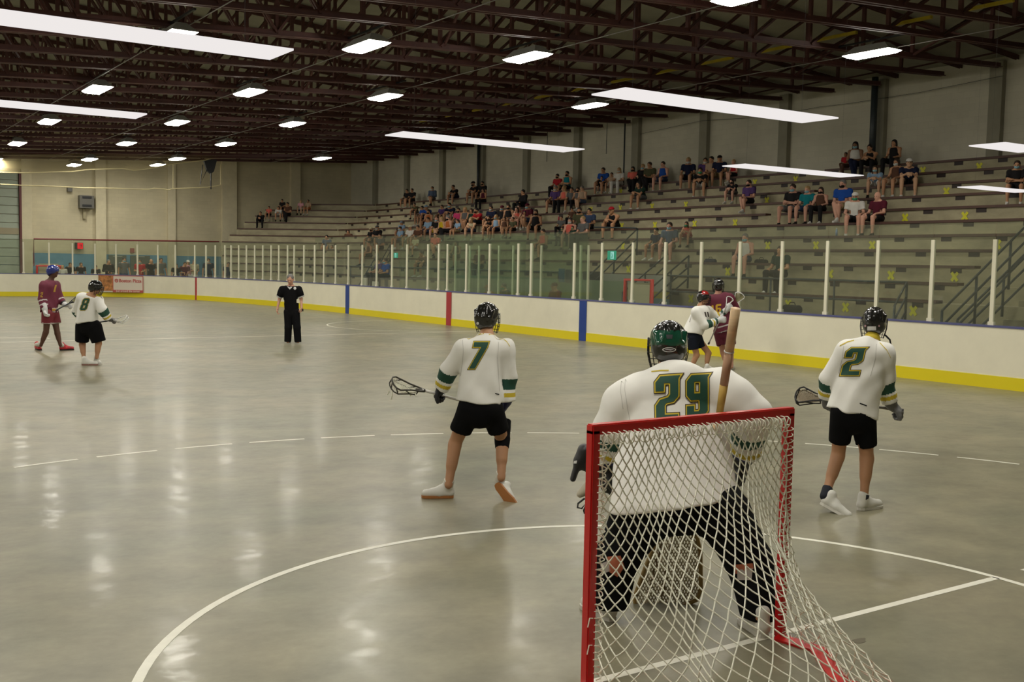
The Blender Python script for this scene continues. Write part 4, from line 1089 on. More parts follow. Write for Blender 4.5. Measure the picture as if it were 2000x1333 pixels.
DIG = {
 '2': ([(0,.66),(0,.86),(.13,1),(.64,1.01),(.58,.93),(.58,.55),(.46,.43),(.27,.40),(.24,.36),(.24,.17),(.58,.17),(.58,0),(0,0),(0,.36),(.11,.49),(.31,.54),(.36,.60),(.36,.83),(.23,.83),(.22,.66)], []),
 '9': ([(0,.53),(0,.86),(.13,1),(.64,1.01),(.58,.93),(.60,.16),(.46,0),(0,0),(0,.30),(.22,.30),(.22,.17),(.33,.17),(.36,.21),(.35,.41),(.12,.41)], [[(.22,.58),(.22,.83),(.36,.83),(.36,.58)]]),
 '7': ([(0,.80),(0,1),(.64,1),(.62,.80),(.30,0),(.02,0),(.34,.80)], []),
 '8': ([(.05,.52),(0,.6),(0,.88),(.12,1),(.5,1),(.62,.88),(.62,.6),(.56,.52),(.62,.44),(.62,.12),(.5,0),(.12,0),(0,.12),(0,.44)], [[(.22,.6),(.22,.82),(.40,.82),(.40,.6)], [(.22,.17),(.22,.42),(.40,.42),(.40,.17)]]),
 '1': ([(.1,.82),(.3,1),(.45,1),(.45,0),(.2,0),(.2,.75)], []),
 '6': ([(0,.12),(0,.88),(.12,1),(.6,1),(.6,.8),(.22,.8),(.22,.6),(.5,.6),(.62,.48),(.62,.12),(.5,0),(.12,0)], [[(.22,.18),(.22,.42),(.40,.42),(.40,.18)]]),
 '4': ([(.3,0),(.3,.28),(0,.28),(0,.45),(.25,1),(.5,1),(.22,.46),(.3,.46),(.3,.62),(.5,.62),(.5,.46),(.62,.46),(.62,.28),(.5,.28),(.5,0)], []),
}
DK = mat('number_dark_edge', (.03, .012, .01), .7)
def number(ch, quad, target, parent, cols=None, base=.004):
    P, H = DIG[ch]; cols = cols or [(DK, .040), (NY, .022), (NG, -.010)]
    for k, (m, b) in enumerate(cols):
        decal('number_%s' % ['outline', 'border', 'digit'][k] if len(cols) == 3 else 'number_digit', P, target, parent, m, base+.003*k, H, .035, b, quad)
def helmet(parent, c, R, shell=BLKG, m2=None, sc=1.0, cage=True, h=.008, name='helmet', label=None, nape=HAIRB, front=False):
    g = lambda x, y, z: c + (R@V(x, y, z))*sc
    S = Sdf(); S.ell(g(0, -.006, .03), V(.102, .124, .112)*sc, R, .02).ell(g(0, -.045, -.02), V(.094, .085, .09)*sc, R, .03)
    S.sub(g(0, .12, -.07), V(.09, .085, .085)*sc)
    S.cut(g(0, -.06, -.072), -R[:, 2]+R[:, 1]*.35)
    for q in (-1, 1):
        S.cone(g(q*.036, .075, .112), g(q*.036, -.085, .108), .011*sc, .012*sc, .012); S.cone(g(q*.036, -.085, .108), g(q*.045, -.125, .035), .012*sc, .010*sc, .012)
        S.cone(g(q*.078, .06, .075), g(q*.082, -.07, .07), .010*sc, .011*sc, .012); S.cone(g(q*.082, -.07, .07), g(q*.07, -.105, .0), .011*sc, .009*sc, .012)
    S.cone(g(-.06, -.118, .012), g(.06, -.118, .012), .012*sc, .012*sc, .015)
    up, fw = R[:, 2], R[:, 1]
    def pk(cen):
        if m2 is None: return np.zeros(len(cen), int)
        z = (cen-c)@up/sc; y = (cen-c)@fw/sc; 
        if front: return ((z > .07) & (y > -.03)).astype(int)
        return ((z < .082) & (z > -.0) & (y < .04)).astype(int)
    o = S.build(name, h*sc, [shell]+([m2] if m2 else []), parent, pk)
    if label: o['label'] = label
    off = np.array(parent.location)
    if nape is not None:
        Sh = Sdf(); Sh.ell(g(0, -.052, -.062), V(.072, .052, .045)*sc, R, .02); Sh.fold(.004, 160, R[:, 0], 3); Sh.build('hair', .007 if h < .012 else .012, [nape], parent)
    if h < .012:
        mb = MB()
        for q in (-1, 1):
            for y0, z0 in ((-.02, .135), (-.06, .125), (-.1, .095)): 
                a_, b_ = g(q*.015, y0, z0)-off, g(q*.015, y0-.022, z0-.012)-off; mb.tube([a_, b_], .005*sc, 6)
        mb.build('vent_slot', BLACK, o); o.children[-1].matrix_parent_inverse = Matrix.Identity(4)
    if cage:
        mb = MB(); r = .0028 if h < .012 else .0038
        def cp(az, z):  # point on the cage
            rad = .128 - .03*max(0, -z-.05)/.1; k = rad*(1 if z < 0 else 1-.3*z); return g(math.sin(az)*k*.86, math.cos(az)*k+.012, z)-off
        for z in (.035, .0, -.035, -.07, -.10, -.125): mb.tube([cp(a, z) for a in np.linspace(-1.75, 1.75, 15)], r*sc, 5)
        for az in np.linspace(-1.72, 1.72, 11): mb.tube([cp(az, z) for z in (.045, .0, -.04, -.08, -.125)], r*sc, 5)
        mb.build('face_cage', WIRE, parent, True)
    return o
def glove(parent, el, wr, hd, palm, ts, m, m2=None, sc=1.0, h=.009, curl=1.1, name='glove'):
    S = Sdf(); d = nrm(wr-el)
    hand_prims(S, wr, hd, palm, ts, curl, sc, 1.75, .1, .008)
    for q in (.0, .035, .07): S.cone(wr-d*(.02+q)*sc, wr-d*(.035+q)*sc, (.050+.12*q)*sc, (.052+.12*q)*sc, .006)
    o = S.build(name, h, [m]+([m2] if m2 else []), parent, (lambda cen: (((cen-wr)@d/sc < -.035) & ((cen-wr)@d/sc > -.075)).astype(int)) if m2 else None); return o
def shoe(parent, heel, toe, up, m, ms, sc=1.0, h=.009, sock=None, an=None, w=1.0, shin=None):
    S = Sdf(); shoe_prims(S, heel, toe, up, sc, w=w); o = S.build('shoe', h, [m], parent)
    s_ = sole_mesh(np.array(heel)-np.array(parent.location), np.array(toe)-np.array(parent.location), up, sc, w).build('sole', ms, o); s_.matrix_parent_inverse = Matrix.Identity(4)
    if sock is not None:
        L = nrm(np.array(toe)-np.array(heel)); S = Sdf(); a_ = heel+L*.045+nrm(up)*.09*sc; b_ = np.array(an)+(nrm(np.array(shin)-np.array(an))*.05 if shin is not None else 0); S.cone(a_, b_, .043*sc, .045*sc, .01); S.cut(b_, nrm(b_-a_)); S.build('sock', h, [sock], parent)
    return o
def jersey(parent, J, hem, cuffs, sc=1.0, h=.009, m=NW, bands=True, rw=.185, rh=.225, sr=(.092, .082, .074), name='jersey', seed=0, sq=1.35, fold=.010, mats=None, padR=.09, bandspec=None, hemcut=None, belly=None):
    R = J['R']; fw = R[:, 1]; ms = (J['shL']+J['shR'])/2; S = Sdf(); t = nrm(ms-hem)
    S.cone(ms-t*.05*sc, hem-t*.05, rw*sc, rh*sc, .04, fw, sq)
    if belly is not None: S.cone(belly[0], belly[1], belly[2], belly[3], .06)
    S.cut(hem, -t if hemcut is None else hemcut)
    S.cone(J['shL'], J['shR'], padR*sc, padR*sc, .06, None); S.cone(J['neck']-t*.05, ms, .085*sc, .1*sc, .05)
    for s_ in 'LR':
        S.cone(J['sh'+s_], J['el'+s_], sr[0]*sc, sr[1]*sc, .05, None); S.cone(J['el'+s_], cuffs[s_], sr[1]*sc, sr[2]*sc, .025)
        d = nrm(cuffs[s_]-J['el'+s_]); S.cut(cuffs[s_], d, cuffs[s_], .12*sc)
    S.cut(J['neck']+R[:, 2]*.005, nrm(J['neck']-ms)+R[:, 2]*.5, J['neck'], .15*sc)
    S.fold(fold, 24, nrm(R[:, 0]+R[:, 2]*.35), seed); S.fold(fold*.5, 47, nrm(R[:, 0]-R[:, 2]*.5), seed+2)
    mats = mats or [m, NG, NY]
    bs = bandspec or [(.10, .19, 1), (.035, .07, 2)]
    def pk(cen):
        out = np.zeros(len(cen), int)
        if not bands: return out
        for s_ in 'LR':
            a, b = J['el'+s_], cuffs[s_]; d = nrm(b-a); q = (b-cen)@d; w_ = np.linalg.norm((cen-b)+q[:, None]*d, axis=1); near = w_ < .098*sc
            for lo_, hi_, k in bs: out[near & (q > lo_*sc) & (q < hi_*sc)] = k
        return out
    return S.build(name, h, mats, parent, pk, relax=1)
def shorts(parent, J, waist, hems, m=BLK, sc=1.0, h=.01, rr=(.15, .105, .10), name='shorts', seed=1, sq=1.25, fold=.005, mats=None, pk=None):
    R = J['R']; S = Sdf(); mh = (J['hpL']+J['hpR'])/2
    S.cone(waist, mh, rr[0]*.93*sc, rr[0]*sc, .03, R[:, 1], sq)
    for s_ in 'LR':
        S.cone(J['hp'+s_], hems[s_], rr[1]*sc, rr[2]*sc, .03); d = nrm(hems[s_]-J['hp'+s_])
    for s_ in 'LR':
        d = nrm(hems[s_]-J['hp'+s_]); S.cut(hems[s_], d, hems[s_], (rr[2]+.03)*sc)
    S.fold(fold, 30, R[:, 0], seed)
    return S.build(name, h, mats or [m], parent, pk)
def lax_stick(name, A, B, face, label, shaft=STEELD, frame_m=BLACK, pocket_m=None, r=.0125, hl=.26, hw=.085, group=None, butt=None, strings=True):
    """A butt end, B throat of the head; face = direction the open face looks"""
    A, B = np.asarray(A, float), np.asarray(B, float); d = nrm(B-A); face = nrm(np.asarray(face, float)-d*np.dot(face, d)); sd = np.cross(d, face)
    o = empty(name, tuple(A), label=label, cat='lacrosse stick', group=group); off = A
    MB().tube([tuple(A-off), tuple(B-off)], r, 8).build('shaft', shaft, o, True)
    MB().tube([tuple(A-off-d*.01), tuple(A-off+d*.03)], r*1.5, 8).build('butt_cap', BLACK, o, True)
    def rim(t, lift=0):   # closed teardrop outline, t 0..1
        prof = [(-.02, .012), (.04, .028), (.10, .040), (.17, .066), (.22, .085), (.252, .068), (.268, .035), (.272, 0)]
        pts = [(y, x) for y, x in prof] + [(y, -x) for y, x in prof[-2::-1]]
        return [B-off + d*(y*hl/.27) + sd*(x*hw/.085) + face*lift for y, x in pts]
    mb = MB(); mb.tube(rim(0), .0078, 6); mb.tube(rim(0, -.045)[1:-1], .0062, 6)
    R0, R1 = rim(0), rim(0, -.045)
    for k in range(1, len(R0)-1, 2): mb.tube([R0[k], R1[min(k+1, len(R1)-2)]], .0055, 5)
    mb.tube([B-off-d*.03, B-off+d*.05-face*.02], .016, 8); mb.build('head_frame', frame_m, o, True)
    if strings:
        mb = MB(); pm = pocket_m or NETM
        def sp(u, v):  # u across -1..1, v along 0..1
            y = .03+.225*v; wd = np.interp(y, [0, .1, .17, .22, .252, .27], [.014, .038, .064, .082, .066, .03]); dep = -.02-.055*(1-u*u)*math.sin(PI*min(1, v*1.0))*.9
            return B-off + d*(y*hl/.27) + sd*(u*wd*hw/.085) + face*dep
        n = 7
        for k in range(-n, n+1):
            for s_ in (-1, 1):
                P_ = []
                for q in range(13):
                    v = q/12; u = k/n*1.0 + s_*(v-.5)*1.6
                    if -1 <= u <= 1: P_.append(sp(u, v))
                if len(P_) > 1: mb.tube(P_, .0032, 4, caps=False)
        mb.build('net_pocket', pm, o)
    return o
def tail_string(parent, A, pts): return MB().tube(pts, .003, 4).build('loose_string', NETM, parent)
def person(label, foot, cat='person', group=None): return empty('person', (float(foot[0]), float(foot[1]), 0.0), label=label, cat=cat, group=group)
def addR(J, up, fwd): J['R'] = frame(up, fwd); return J
def jj(D, **k):
    J = {}
    for n_, v in k.items(): J[n_] = pt(v[0], v[1], D+(v[2] if len(v) > 2 else 0))
    return J
def floorz(p, z): p = np.array(p, float); p[2] = z; return p
# ---- number 7
D = 9.02
J = jj(D, head=(951, 622, .10), neck=(951, 655, .04), shL=(908, 684, 0), shR=(984, 684, .02), elL=(876, 724, .06), elR=(993, 738, .05), wrL=(862, 758, .16), wrR=(991, 784, .16), hpL=(917, 797, -.04), hpR=(960, 799, -.02), knL=(889, 866, .08), knR=(981, 858, .12), anL=(876, 948, -.02), anR=(979, 934, -.02))
addR(J, (J['shL']+J['shR']-J['hpL']-J['hpR']), CF_)
P7 = person('player in white jersey number 7 and black shorts walking away with stick held out left', fl(930, 975))
S = Sdf(); HR = frame(V(0, 0, 1), nrm(CF_+CR_*.35)); head_prims(S, J['head'], HR, .98, J['neck']); body_prims(S, J, hands=False); S.build('body', .008, [SKIN_T], P7)
face_bits(P7, J['head'], HR, .98)
cuL, cuR = pt(862, 759, D+.14), pt(992, 783, D+.06)
j7 = jersey(P7, J, pt(936, 786, D-.02), {'L': cuL, 'R': cuR}, rw=.172, rh=.205, sr=(.088, .077, .066), seed=2, fold=.012, hemcut=nrm(-CU_*1-CR_*.10))
number('7', [(926, 668), (954.5, 668), (942, 721), (914, 721)], j7, P7)
def yoke(parent, target, lines, m=NY, w_=2.0):
    for L_ in lines:
        up_ = [(x, y-w_/2) for x, y in L_]; dn = [(x, y+w_/2) for x, y in L_[::-1]]
        decal('yoke_stripe', [(x/100, y/100) for x, y in up_+dn], target, parent, m, .004, step=.06, quad=None if False else None) if False else decal_px('yoke_stripe', up_+dn, target, parent, m)
def decal_px(name, poly, target, parent, m, step=5.0, off=.004):
    return decal(name, poly, target, parent, m, off, (), step, 0, None)
yoke(P7, j7, [[(898, 662), (915, 655), (945, 652)], [(955, 652), (975, 655), (990, 668), (996, 677)]])
decal_px('maker_mark', [(967, 768), (975, 770), (975, 772), (967, 770)], j7, P7, BLK)
shorts(P7, J, pt(937, 782, D-.02), {'L': pt(900, 842, D+.04), 'R': pt(974, 842, D+.06)}, rr=(.172, .102, .092), fold=.008)
helmet(P7, J['head'], HR, BLKG, None, .98)
decal_px('helmet_sticker', [(933+2.6*math.cos(a), 632+2.9*math.sin(a)) for a in np.linspace(0, 2*PI, 14)[:-1]], [c_ for c_ in P7.children if c_.name.startswith('helmet')][0], P7, DECALW, 1.5)
glove(P7, J['elL'], J['wrL'], nrm(-CU_*.55-CR_*.25+CF_*.5), nrm(CR_*.3+CF_*.4-CU_), 1, GLVB, mat('glove_navy', (.02, .025, .1), .5), 1.0)
glove(P7, J['elR'], J['wrR'], nrm(-CU_*.6+CF_*.5-CR_*.4), -CR_, -1, mat('glove_navy', (.02, .025, .1), .5), GLVB, .95)
hL, tL = fl(885, 973), fl(853, 977); hL, tL = np.array(hL), np.array(tL)
shoe(P7, hL+V(0, 0, .004), hL+nrm(tL-hL+CF_*[1, 1, 0]*.08)*.27+V(0, 0, .004), V(0, 0, 1), SHOEW, SOLEG, 1.0, sock=SOCKW, an=J['anL'], shin=J['knL'])
tR = np.array(fl(996, 981)); hR = pt(969, 946, D-.02); upR = nrm(np.cross(np.cross(tR-hR, CF_+V(0, 0, .8)), tR-hR)); 
shoe(P7, hR, hR+nrm(tR-hR)*.27, nrm(CF_*.9+V(0, 0, .5)), SHOEW, SOLEG, 1.0, sock=SOCKW, an=J['anR'], shin=J['knR'])
S = Sdf(); kd = nrm(J['anR']-J['knR']); S.cone(J['knR']-kd*.16, J['knR']+kd*.08, .074, .060, .02); S.cut(J['knR']+kd*.085, kd); S.cut(J['knR']-kd*.17, -kd); S.cone(J['knR']+kd*.0, J['knR']+kd*.03, .069, .066, .005); S.fold(.003, 60, kd, 3); S.build('knee_brace', .008, [BLK], P7)
s7 = lax_stick('lacrosse_stick', pt(905, 784, D+.33), pt(824, 762, D+.10), nrm(CU_*.75+CF_*-.62), 'white shafted lacrosse stick with black head held left by number 7', mat('shaft_white', (.7, .68, .65), .3, metal=.2), mat('dark_plastic_grey', (.05, .045, .035), .4), None, hl=.29, hw=.088)
for a_, b_ in (((766, 764), (764, 781)), ((760, 764), (756, 772)), ((802, 768), (801, 774)), ((810, 767), (812, 775))):
    MB().tube([pt(*a_, D+.05)-np.array(s7.location), pt((a_[0]+b_[0])/2+1, (a_[1]+b_[1])/2, D+.05)-np.array(s7.location), pt(*b_, D+.05)-np.array(s7.location)], .006, 4).build('loose_string', NETM, s7)
SEAM = mat('seam_grey', (.60, .59, .55), .8)
def seams(parent, target, lines, w_=1.0):
    for L_ in lines:
        P_ = [Vector((x, y)) for x, y in L_]; L2, R2 = [], []
        for i, p in enumerate(P_):
            t = (P_[min(i+1, len(P_)-1)]-P_[max(i-1, 0)]).normalized(); q = Vector((-t.y, t.x))*w_/2; L2.append(tuple(p+q)); R2.append(tuple(p-q))
        decal_px('sleeve_seam', L2+R2[::-1], target, parent, SEAM, 6.0, .003)
seams(P7, j7, [[(903, 664), (905, 685), (903, 710), (899, 735)], [(974, 668), (972, 700), (974, 735), (976, 765)]])
# ---- number 2
D = 8.89
J = jj(D, head=(1707, 631, .10), neck=(1703, 664, .04), shL=(1656, 688, .0), shR=(1724, 692, .0), elL=(1620, 742, .10), elR=(1727, 744, .05), wrL=(1616, 778, .25), wrR=(1741, 792, .10), hpL=(1646, 806, -.04), hpR=(1686, 812, -.03), knL=(1637, 889, .10), knR=(1693, 893, .06), anL=(1614, 962, -.05), anR=(1688, 965, 0))
addR(J, (J['shL']+J['shR']-J['hpL']-J['hpR']), nrm(CF_+CR_*.12))
P2 = person('player in white jersey number 2 and black shorts at the right with white shoes', fl(1665, 997))
S = Sdf(); HR = frame(V(0, 0, 1)+CR_*.06, nrm(CF_+CR_*.25)); head_prims(S, J['head'], HR, .98, J['neck']); body_prims(S, J, hands=False); S.build('body', .008, [SKIN_T], P2)
face_bits(P2, J['head'], HR, .98)
S = Sdf(); S.cone(J['neck']-V(0, 0, .012), J['neck']+V(0, 0, .006), .072, .066, .01); S.build('collar', .007, [NG, NY], P2, lambda c_: (c_[:, 2] > J['neck'][2]).astype(int))
j2 = jersey(P2, J, pt(1663, 808, D-.02), {'L': pt(1614, 776, D+.2), 'R': pt(1739, 788, D+.08)}, rw=.178, rh=.215, sr=(.098, .086, .070), seed=5, fold=.012, hemcut=nrm(-CU_-CR_*.26), bandspec=[(.10, .185, 1), (.045, .08, 2)])
number('2', [(1655, 680), (1693, 680), (1680, 734), (1641, 734)], j2, P2)
yoke(P2, j2, [[(1640, 676), (1655, 668), (1668, 665)], [(1718, 669), (1732, 684), (1740, 700)]])
seams(P2, j2, [[(1648, 676), (1645, 700), (1638, 730)], [(1712, 672), (1710, 700), (1700, 735)]])
decal_px('maker_mark', [(1679, 787), (1693, 792), (1693, 794.5), (1679, 789.5)], j2, P2, BLK)
shorts(P2, J, pt(1664, 800, D-.02), {'L': pt(1640, 863, D+.06), 'R': pt(1692, 870, D+.05)}, rr=(.168, .105, .088), fold=.008)
h2 = helmet(P2, J['head'], HR, BLKG, None, .98)
decal_px('helmet_label', [(1694, 638), (1711, 638), (1711, 645.5), (1694, 645.5)], h2, P2, DECALW, 4)
for q in (1690, 1717): decal_px('helmet_rivet', [(q+2*math.cos(a), 637+2.2*math.sin(a)) for a in np.linspace(0, 2*PI, 9)[:-1]], h2, P2, mat('rivet_pink_grey', (.5, .3, .33), .3), 1.5)
glove(P2, J['elR'], J['wrR'], nrm(CR_*.8-CU_*.55+CF_*.35), nrm(-CR_*.2-CU_*.9+CF_*.3), -1, GLVG, GLVW, 1.05, curl=.9)
glove(P2, J['elL'], J['wrL'], nrm(-CU_*.5+CF_*.6), nrm(CR_), 1, GLVG, GLVW, .95)
a_ = np.array(fl(1634, 1003)); hh_ = pt(1602, 985, D-.06)
shoe(P2, hh_, hh_+nrm(a_-hh_)*.27, nrm(CF_*.25+V(0, 0, 1)), SHOEW, SOLEW, .96, sock=SOCKB, an=J['anL'], shin=J['knL'])
a_ = np.array(fl(1677, 998)); b_ = np.array(fl(1717, 996))
shoe(P2, a_+V(0, 0, .004), a_+nrm(b_-a_+CF_*[1, 1, 0]*.06)*.275+V(0, 0, .004), V(0, 0, 1), SHOEW, SOLEW, 1.0, sock=SOCKB, an=J['anR'])
MB().tube([pt(1729, 655, D+.1)-np.array(P2.location), pt(1738, 664, D+.12)-np.array(P2.location), pt(1740, 675, D+.12)-np.array(P2.location), pt(1732, 682, D+.1)-np.array(P2.location)], .008, 6).build('chin_strap', BLACK, P2)
lax_stick('lacrosse_stick', pt(1762, 803, D+.10), pt(1612, 779, D+.42), nrm(-CF_*.8+CU_*.5), 'grey lacrosse stick with worn tan head held low by number 2', mat('shaft_grey', (.2, .19, .18), .35, metal=.3), BLACK, mat('worn_tan_mesh', (.4, .33, .24), .8), hl=.26, hw=.085)
# ---- number 8 (white, far left)
hh8 = .012
D = 19.55
J = jj(D, head=(187, 562, 0), neck=(178, 578, -.02), shL=(160, 584, .02), shR=(190, 586, -.04), elL=(150, 609, .15), elR=(201, 607, -.12), wrL=(171, 626, .32), wrR=(213, 624, .02), hpL=(163, 638, .04), hpR=(184, 639, -.04), knL=(161, 672, .10), knR=(193, 670, .0), anL=(164, 701, .0), anR=(189, 699, -.02))
addR(J, (J['shL']+J['shR']-J['hpL']-J['hpR']), nrm(CF_*.75+CR_*.65))
P8 = person('player in white jersey number 8 and long black shorts crouching at the left', fl(176, 713))
S = Sdf(); HR = frame(V(0, 0, 1)+CR_*.25, nrm(CR_+CF_*.35)); head_prims(S, J['head'], HR, .98, J['neck']); body_prims(S, J, hands=False); S.build('body', hh8, [SKIN_T], P8)
face_bits(P8, J['head'], HR, .98)
j8 = jersey(P8, J, pt(169, 631, D), {'L': pt(158, 622, D+.24), 'R': pt(211, 622, D-.02)}, rw=.20, rh=.225, h=hh8, sr=(.10, .088, .078), seed=8, sq=1.2, hemcut=nrm(-CU_+CR_*.12), bandspec=[(.09, .20, 1), (.03, .065, 2)])
number('8', [(163, 583), (176, 583), (168.5, 606.5), (155, 606.5)], j8, P8)
shorts(P8, J, pt(171, 633, D), {'L': pt(160, 668, D+.08), 'R': pt(193, 668, D-.0)}, rr=(.19, .14, .125), h=.013)
helmet(P8, J['head'], HR, BLKG, None, 1.0, h=.012)
glove(P8, J['elR'], J['wrR'], nrm(CR_-CU_*.2), nrm(-CU_+CF_*.3), 1, GLVG, GLVW, 1.0, h=.012)
glove(P8, J['elL'], J['wrL'], nrm(CR_*.9-CU_*.2), nrm(CU_), 1, GLVG, GLVW, 1.0, h=.012)
a_ = np.array(fl(160, 714)); b_ = np.array(fl(176, 714)); shoe(P8, a_+V(0,0,.004), a_+nrm(b_-a_)*.28+V(0,0,.004), V(0,0,1), SHOEW, mat('pink_brown_sole', (.3, .15, .12), .5), 1.0, h=.012, sock=SOCKW, an=pt(164, 700, D))
a_ = np.array(fl(187, 711)); b_ = np.array(fl(201, 715)); shoe(P8, a_+V(0,0,.004), a_+nrm(b_-a_)*.28+V(0,0,.004), V(0,0,1), SHOEW, SOLEW, 1.0, h=.012, sock=SOCKW, an=pt(190, 699, D-.02))
lax_stick('lacrosse_stick', pt(180, 632, D+.25), pt(224, 625, D-.05), nrm(CU_*.7-CF_*.7), 'lacrosse stick with white head pointed right by the crouching left player', STEELD, DECALW, None, r=.013, hl=.29, hw=.09)
# ---- maroon player far left
D = 22.0
J = jj(D, head=(104, 531, 0), neck=(99, 548, 0), shL=(108, 557, .16), shR=(86, 558, -.14), elL=(118, 586, .16), elR=(82, 585, -.18), wrL=(127, 596, .10), wrR=(88, 606, -.22), hpL=(104, 613, .09), hpR=(93, 613, -.09), knL=(112, 650, .09), knR=(90, 649, -.09), anL=(118, 675, .08), anR=(80, 675, -.09))
addR(J, (J['shL']+J['shR']-J['hpL']-J['hpR']), nrm(CR_*.95-CF_*.3))
PM = person('player in maroon jersey and blue helmet with red shoes at the far left', fl(107, 686))
S = Sdf(); HR = frame(V(0, 0, 1), nrm(CR_-CF_*.15)); head_prims(S, J['head'], HR, 1.0, J['neck']); body_prims(S, J, hands=False, sc=1.0); S.build('body', .012, [SKIN_D], PM)
face_bits(PM, J['head'], HR, 1.0)
def mj_pick(cen, J=J): return None
jm = jersey(PM, J, pt(96, 611, D), {'L': pt(123, 592, D+.13), 'R': pt(86, 603, D-.21)}, rw=.17, rh=.19, h=.012, sr=(.088, .08, .07), seed=4, sq=1.15, mats=[MAR, MAR, mat('stripe_white', (.6, .55, .55), .7)], bandspec=[(.06, .085, 2), (.15, .175, 2)], hemcut=nrm(-CU_))
hz = proj(J['hpL'])
decal_px('hem_stripe', [(79, 604), (117, 601), (117, 603), (79, 606)], jm, PM, MATS['stripe_white'], 4); decal_px('hem_stripe', [(79, 610.5), (117, 608), (117, 610), (79, 612.5)], jm, PM, MATS['stripe_white'], 4)
decal_px('hem_patch', [(102, 603), (112, 602.5), (112, 607), (102, 608)], jm, PM, mat('maroon_gold', (.42, .24, .03), .7), 3)
number('4', [(104, 557), (113, 557), (113, 582), (104, 582)], jm, PM, cols=[(MATS['maroon_gold'], 0)])
number('2', [(79.5, 571), (84.5, 571), (84, 581), (79, 581)], jm, PM, cols=[(MATS['maroon_gold'], 0)])
shorts(PM, J, pt(98, 607, D), {'L': pt(109, 633, D+.09), 'R': pt(92, 633, D-.09)}, m=mat('shorts_dark_red', (.16, .01, .02), .7), rr=(.16, .118, .112), h=.013, mats=[mat('shorts_dark_red', (.16, .01, .02), .7), MATS['stripe_white']], pk=(lambda zc: (lambda cen: (cen[:, 2] < zc+.03).astype(int)))(pt(100, 633, D)[2]))
helmet(PM, J['head'], HR, BLUG, None, 1.02, cage=False, h=.012)
glove(PM, J['elR'], J['wrR'], nrm(-CU_+CR_*.2), nrm(CR_), 1, GLVW, GLVW, 1.15, h=.012)
glove(PM, J['elL'], J['wrL'], nrm(CR_-CU_*.1), nrm(-CU_), 1, GLVW, GLVB, 1.1, h=.012)
for (hx, hy, tx, ty, an) in ((71, 683, 94, 689, 'anR'), (117, 685, 145, 684, 'anL')):
    a_ = np.array(fl(hx, hy)); b_ = np.array(fl(tx, ty)); shoe(PM, a_+V(0,0,.004), a_+nrm(b_-a_)*.29+V(0,0,.004), V(0,0,1), SHOER, SHOEB, 1.08, h=.012, sock=SOCKW, an=J[an]+V(0, 0, .03))
lax_stick('lacrosse_stick', pt(90, 617, D-.1), pt(138, 591, D+.05), nrm(-CF_+CU_*.4), 'black lacrosse stick carried across the body by the maroon player at the far left', STEELD, BLACK, mat('yellow_green_mesh', (.4, .38, .2), .8), r=.013, hl=.27, hw=.09)
# ---- referee
D = 25.2
J = jj(D, head=(567, 546, -.10), neck=(568, 559, -.02), shL=(583, 566, 0), shR=(552, 566, 0), elL=(588, 584, .03), elR=(546, 584, .03), wrL=(589, 600, -.02), wrR=(542, 602, -.02), hpL=(577, 610, 0), hpR=(563, 610, 0), knL=(580, 640, -.03), knR=(563, 640, -.03), anL=(582, 668, 0), anR=(562, 668, 0))
addR(J, (J['shL']+J['shR']-J['hpL']-J['hpR']), -CF_)
PR = person('referee in black V-neck shirt and black trousers looking down on the far floor', fl(571, 672))
S = Sdf(); HR = frame(V(0, 0, 1)-CF_*.45, nrm(-CF_-CU_*.5)); head_prims(S, J['head'], HR, .98, J['neck'])
body_prims(S, J, hands=True, palms={'L': (nrm(-CU_), -CR_, -1), 'R': (nrm(-CU_-CR_*.1), CR_, 1)}, curl=(.9, .6)); S.build('body', .009, [SKIN_P], PR)
face_bits(PR, J['head'], HR, .98)
JS = dict(J); JS['elL'] = pt(585.5, 572, D); JS['elR'] = pt(549, 572, D)
jr = jersey(PR, JS, pt(570, 611, D), {'L': pt(589, 581, D+.02), 'R': pt(545, 581, D+.02)}, rw=.185, rh=.165, h=.011, sr=(.085, .08, .075), seed=6, sq=1.5, padR=.075, m=BLK, mats=[BLK, BLK, mat('trim_grey_white', (.5, .5, .5), .7)], bandspec=[(-.02, .03, 2)], fold=.004, name='shirt')
decal_px('collar_trim', [(557, 556), (559.5, 554), (566, 562), (573, 554), (575.5, 556), (566, 566)], jr, PR, MATS['trim_grey_white'], 3)
decal_px('chest_badge', [(576+2.8*math.cos(a), 563.5+2.8*math.sin(a)) for a in np.linspace(0, 2*PI, 13)[:-1]], jr, PR, MATS['trim_grey_white'], 2)
S = Sdf(); S.cone(pt(570, 604, D), pt(570, 612, D), .155, .155, .03, CF_, 1.4)
for s_, kx in (('L', 581), ('R', 563)): S.cone(J['hp'+s_], J['kn'+s_], .105, .088, .03); S.cone(J['kn'+s_], J['an'+s_]-V(0, 0, .01), .088, .082, .02)
S.cut(V(0, 0, .05), V(0, 0, -1)); S.fold(.005, 26, CR_, 2); S.build('trousers', .011, [BLK], PR)
S = Sdf(); S.ell(J['head']+HR@V(0, -.02, .04), V(.082, .095, .085), HR); S.fold(.003, 90, CR_, 1); S.sub(J['head']+HR@V(0, .10, -.02), V(.08, .07, .08)); S.build('hair', .009, [mat('hair_grey', (.16, .15, .14), .7)], PR)
for q, (hx, tx) in enumerate(((565, 558), (579, 583))):
    a_ = np.array(fl(hx, 668)); b_ = np.array(fl(tx, 675)); shoe(PR, a_+V(0,0,.004), a_+nrm(b_-a_)*.29+V(0,0,.004), V(0,0,1), SHOEB, SHOEB, 1.0, h=.011)
MB().box(tuple(pt(591, 606, D-.05)-np.array(PR.location)), (.03, .03, .06)).build('whistle', BLACK, PR)
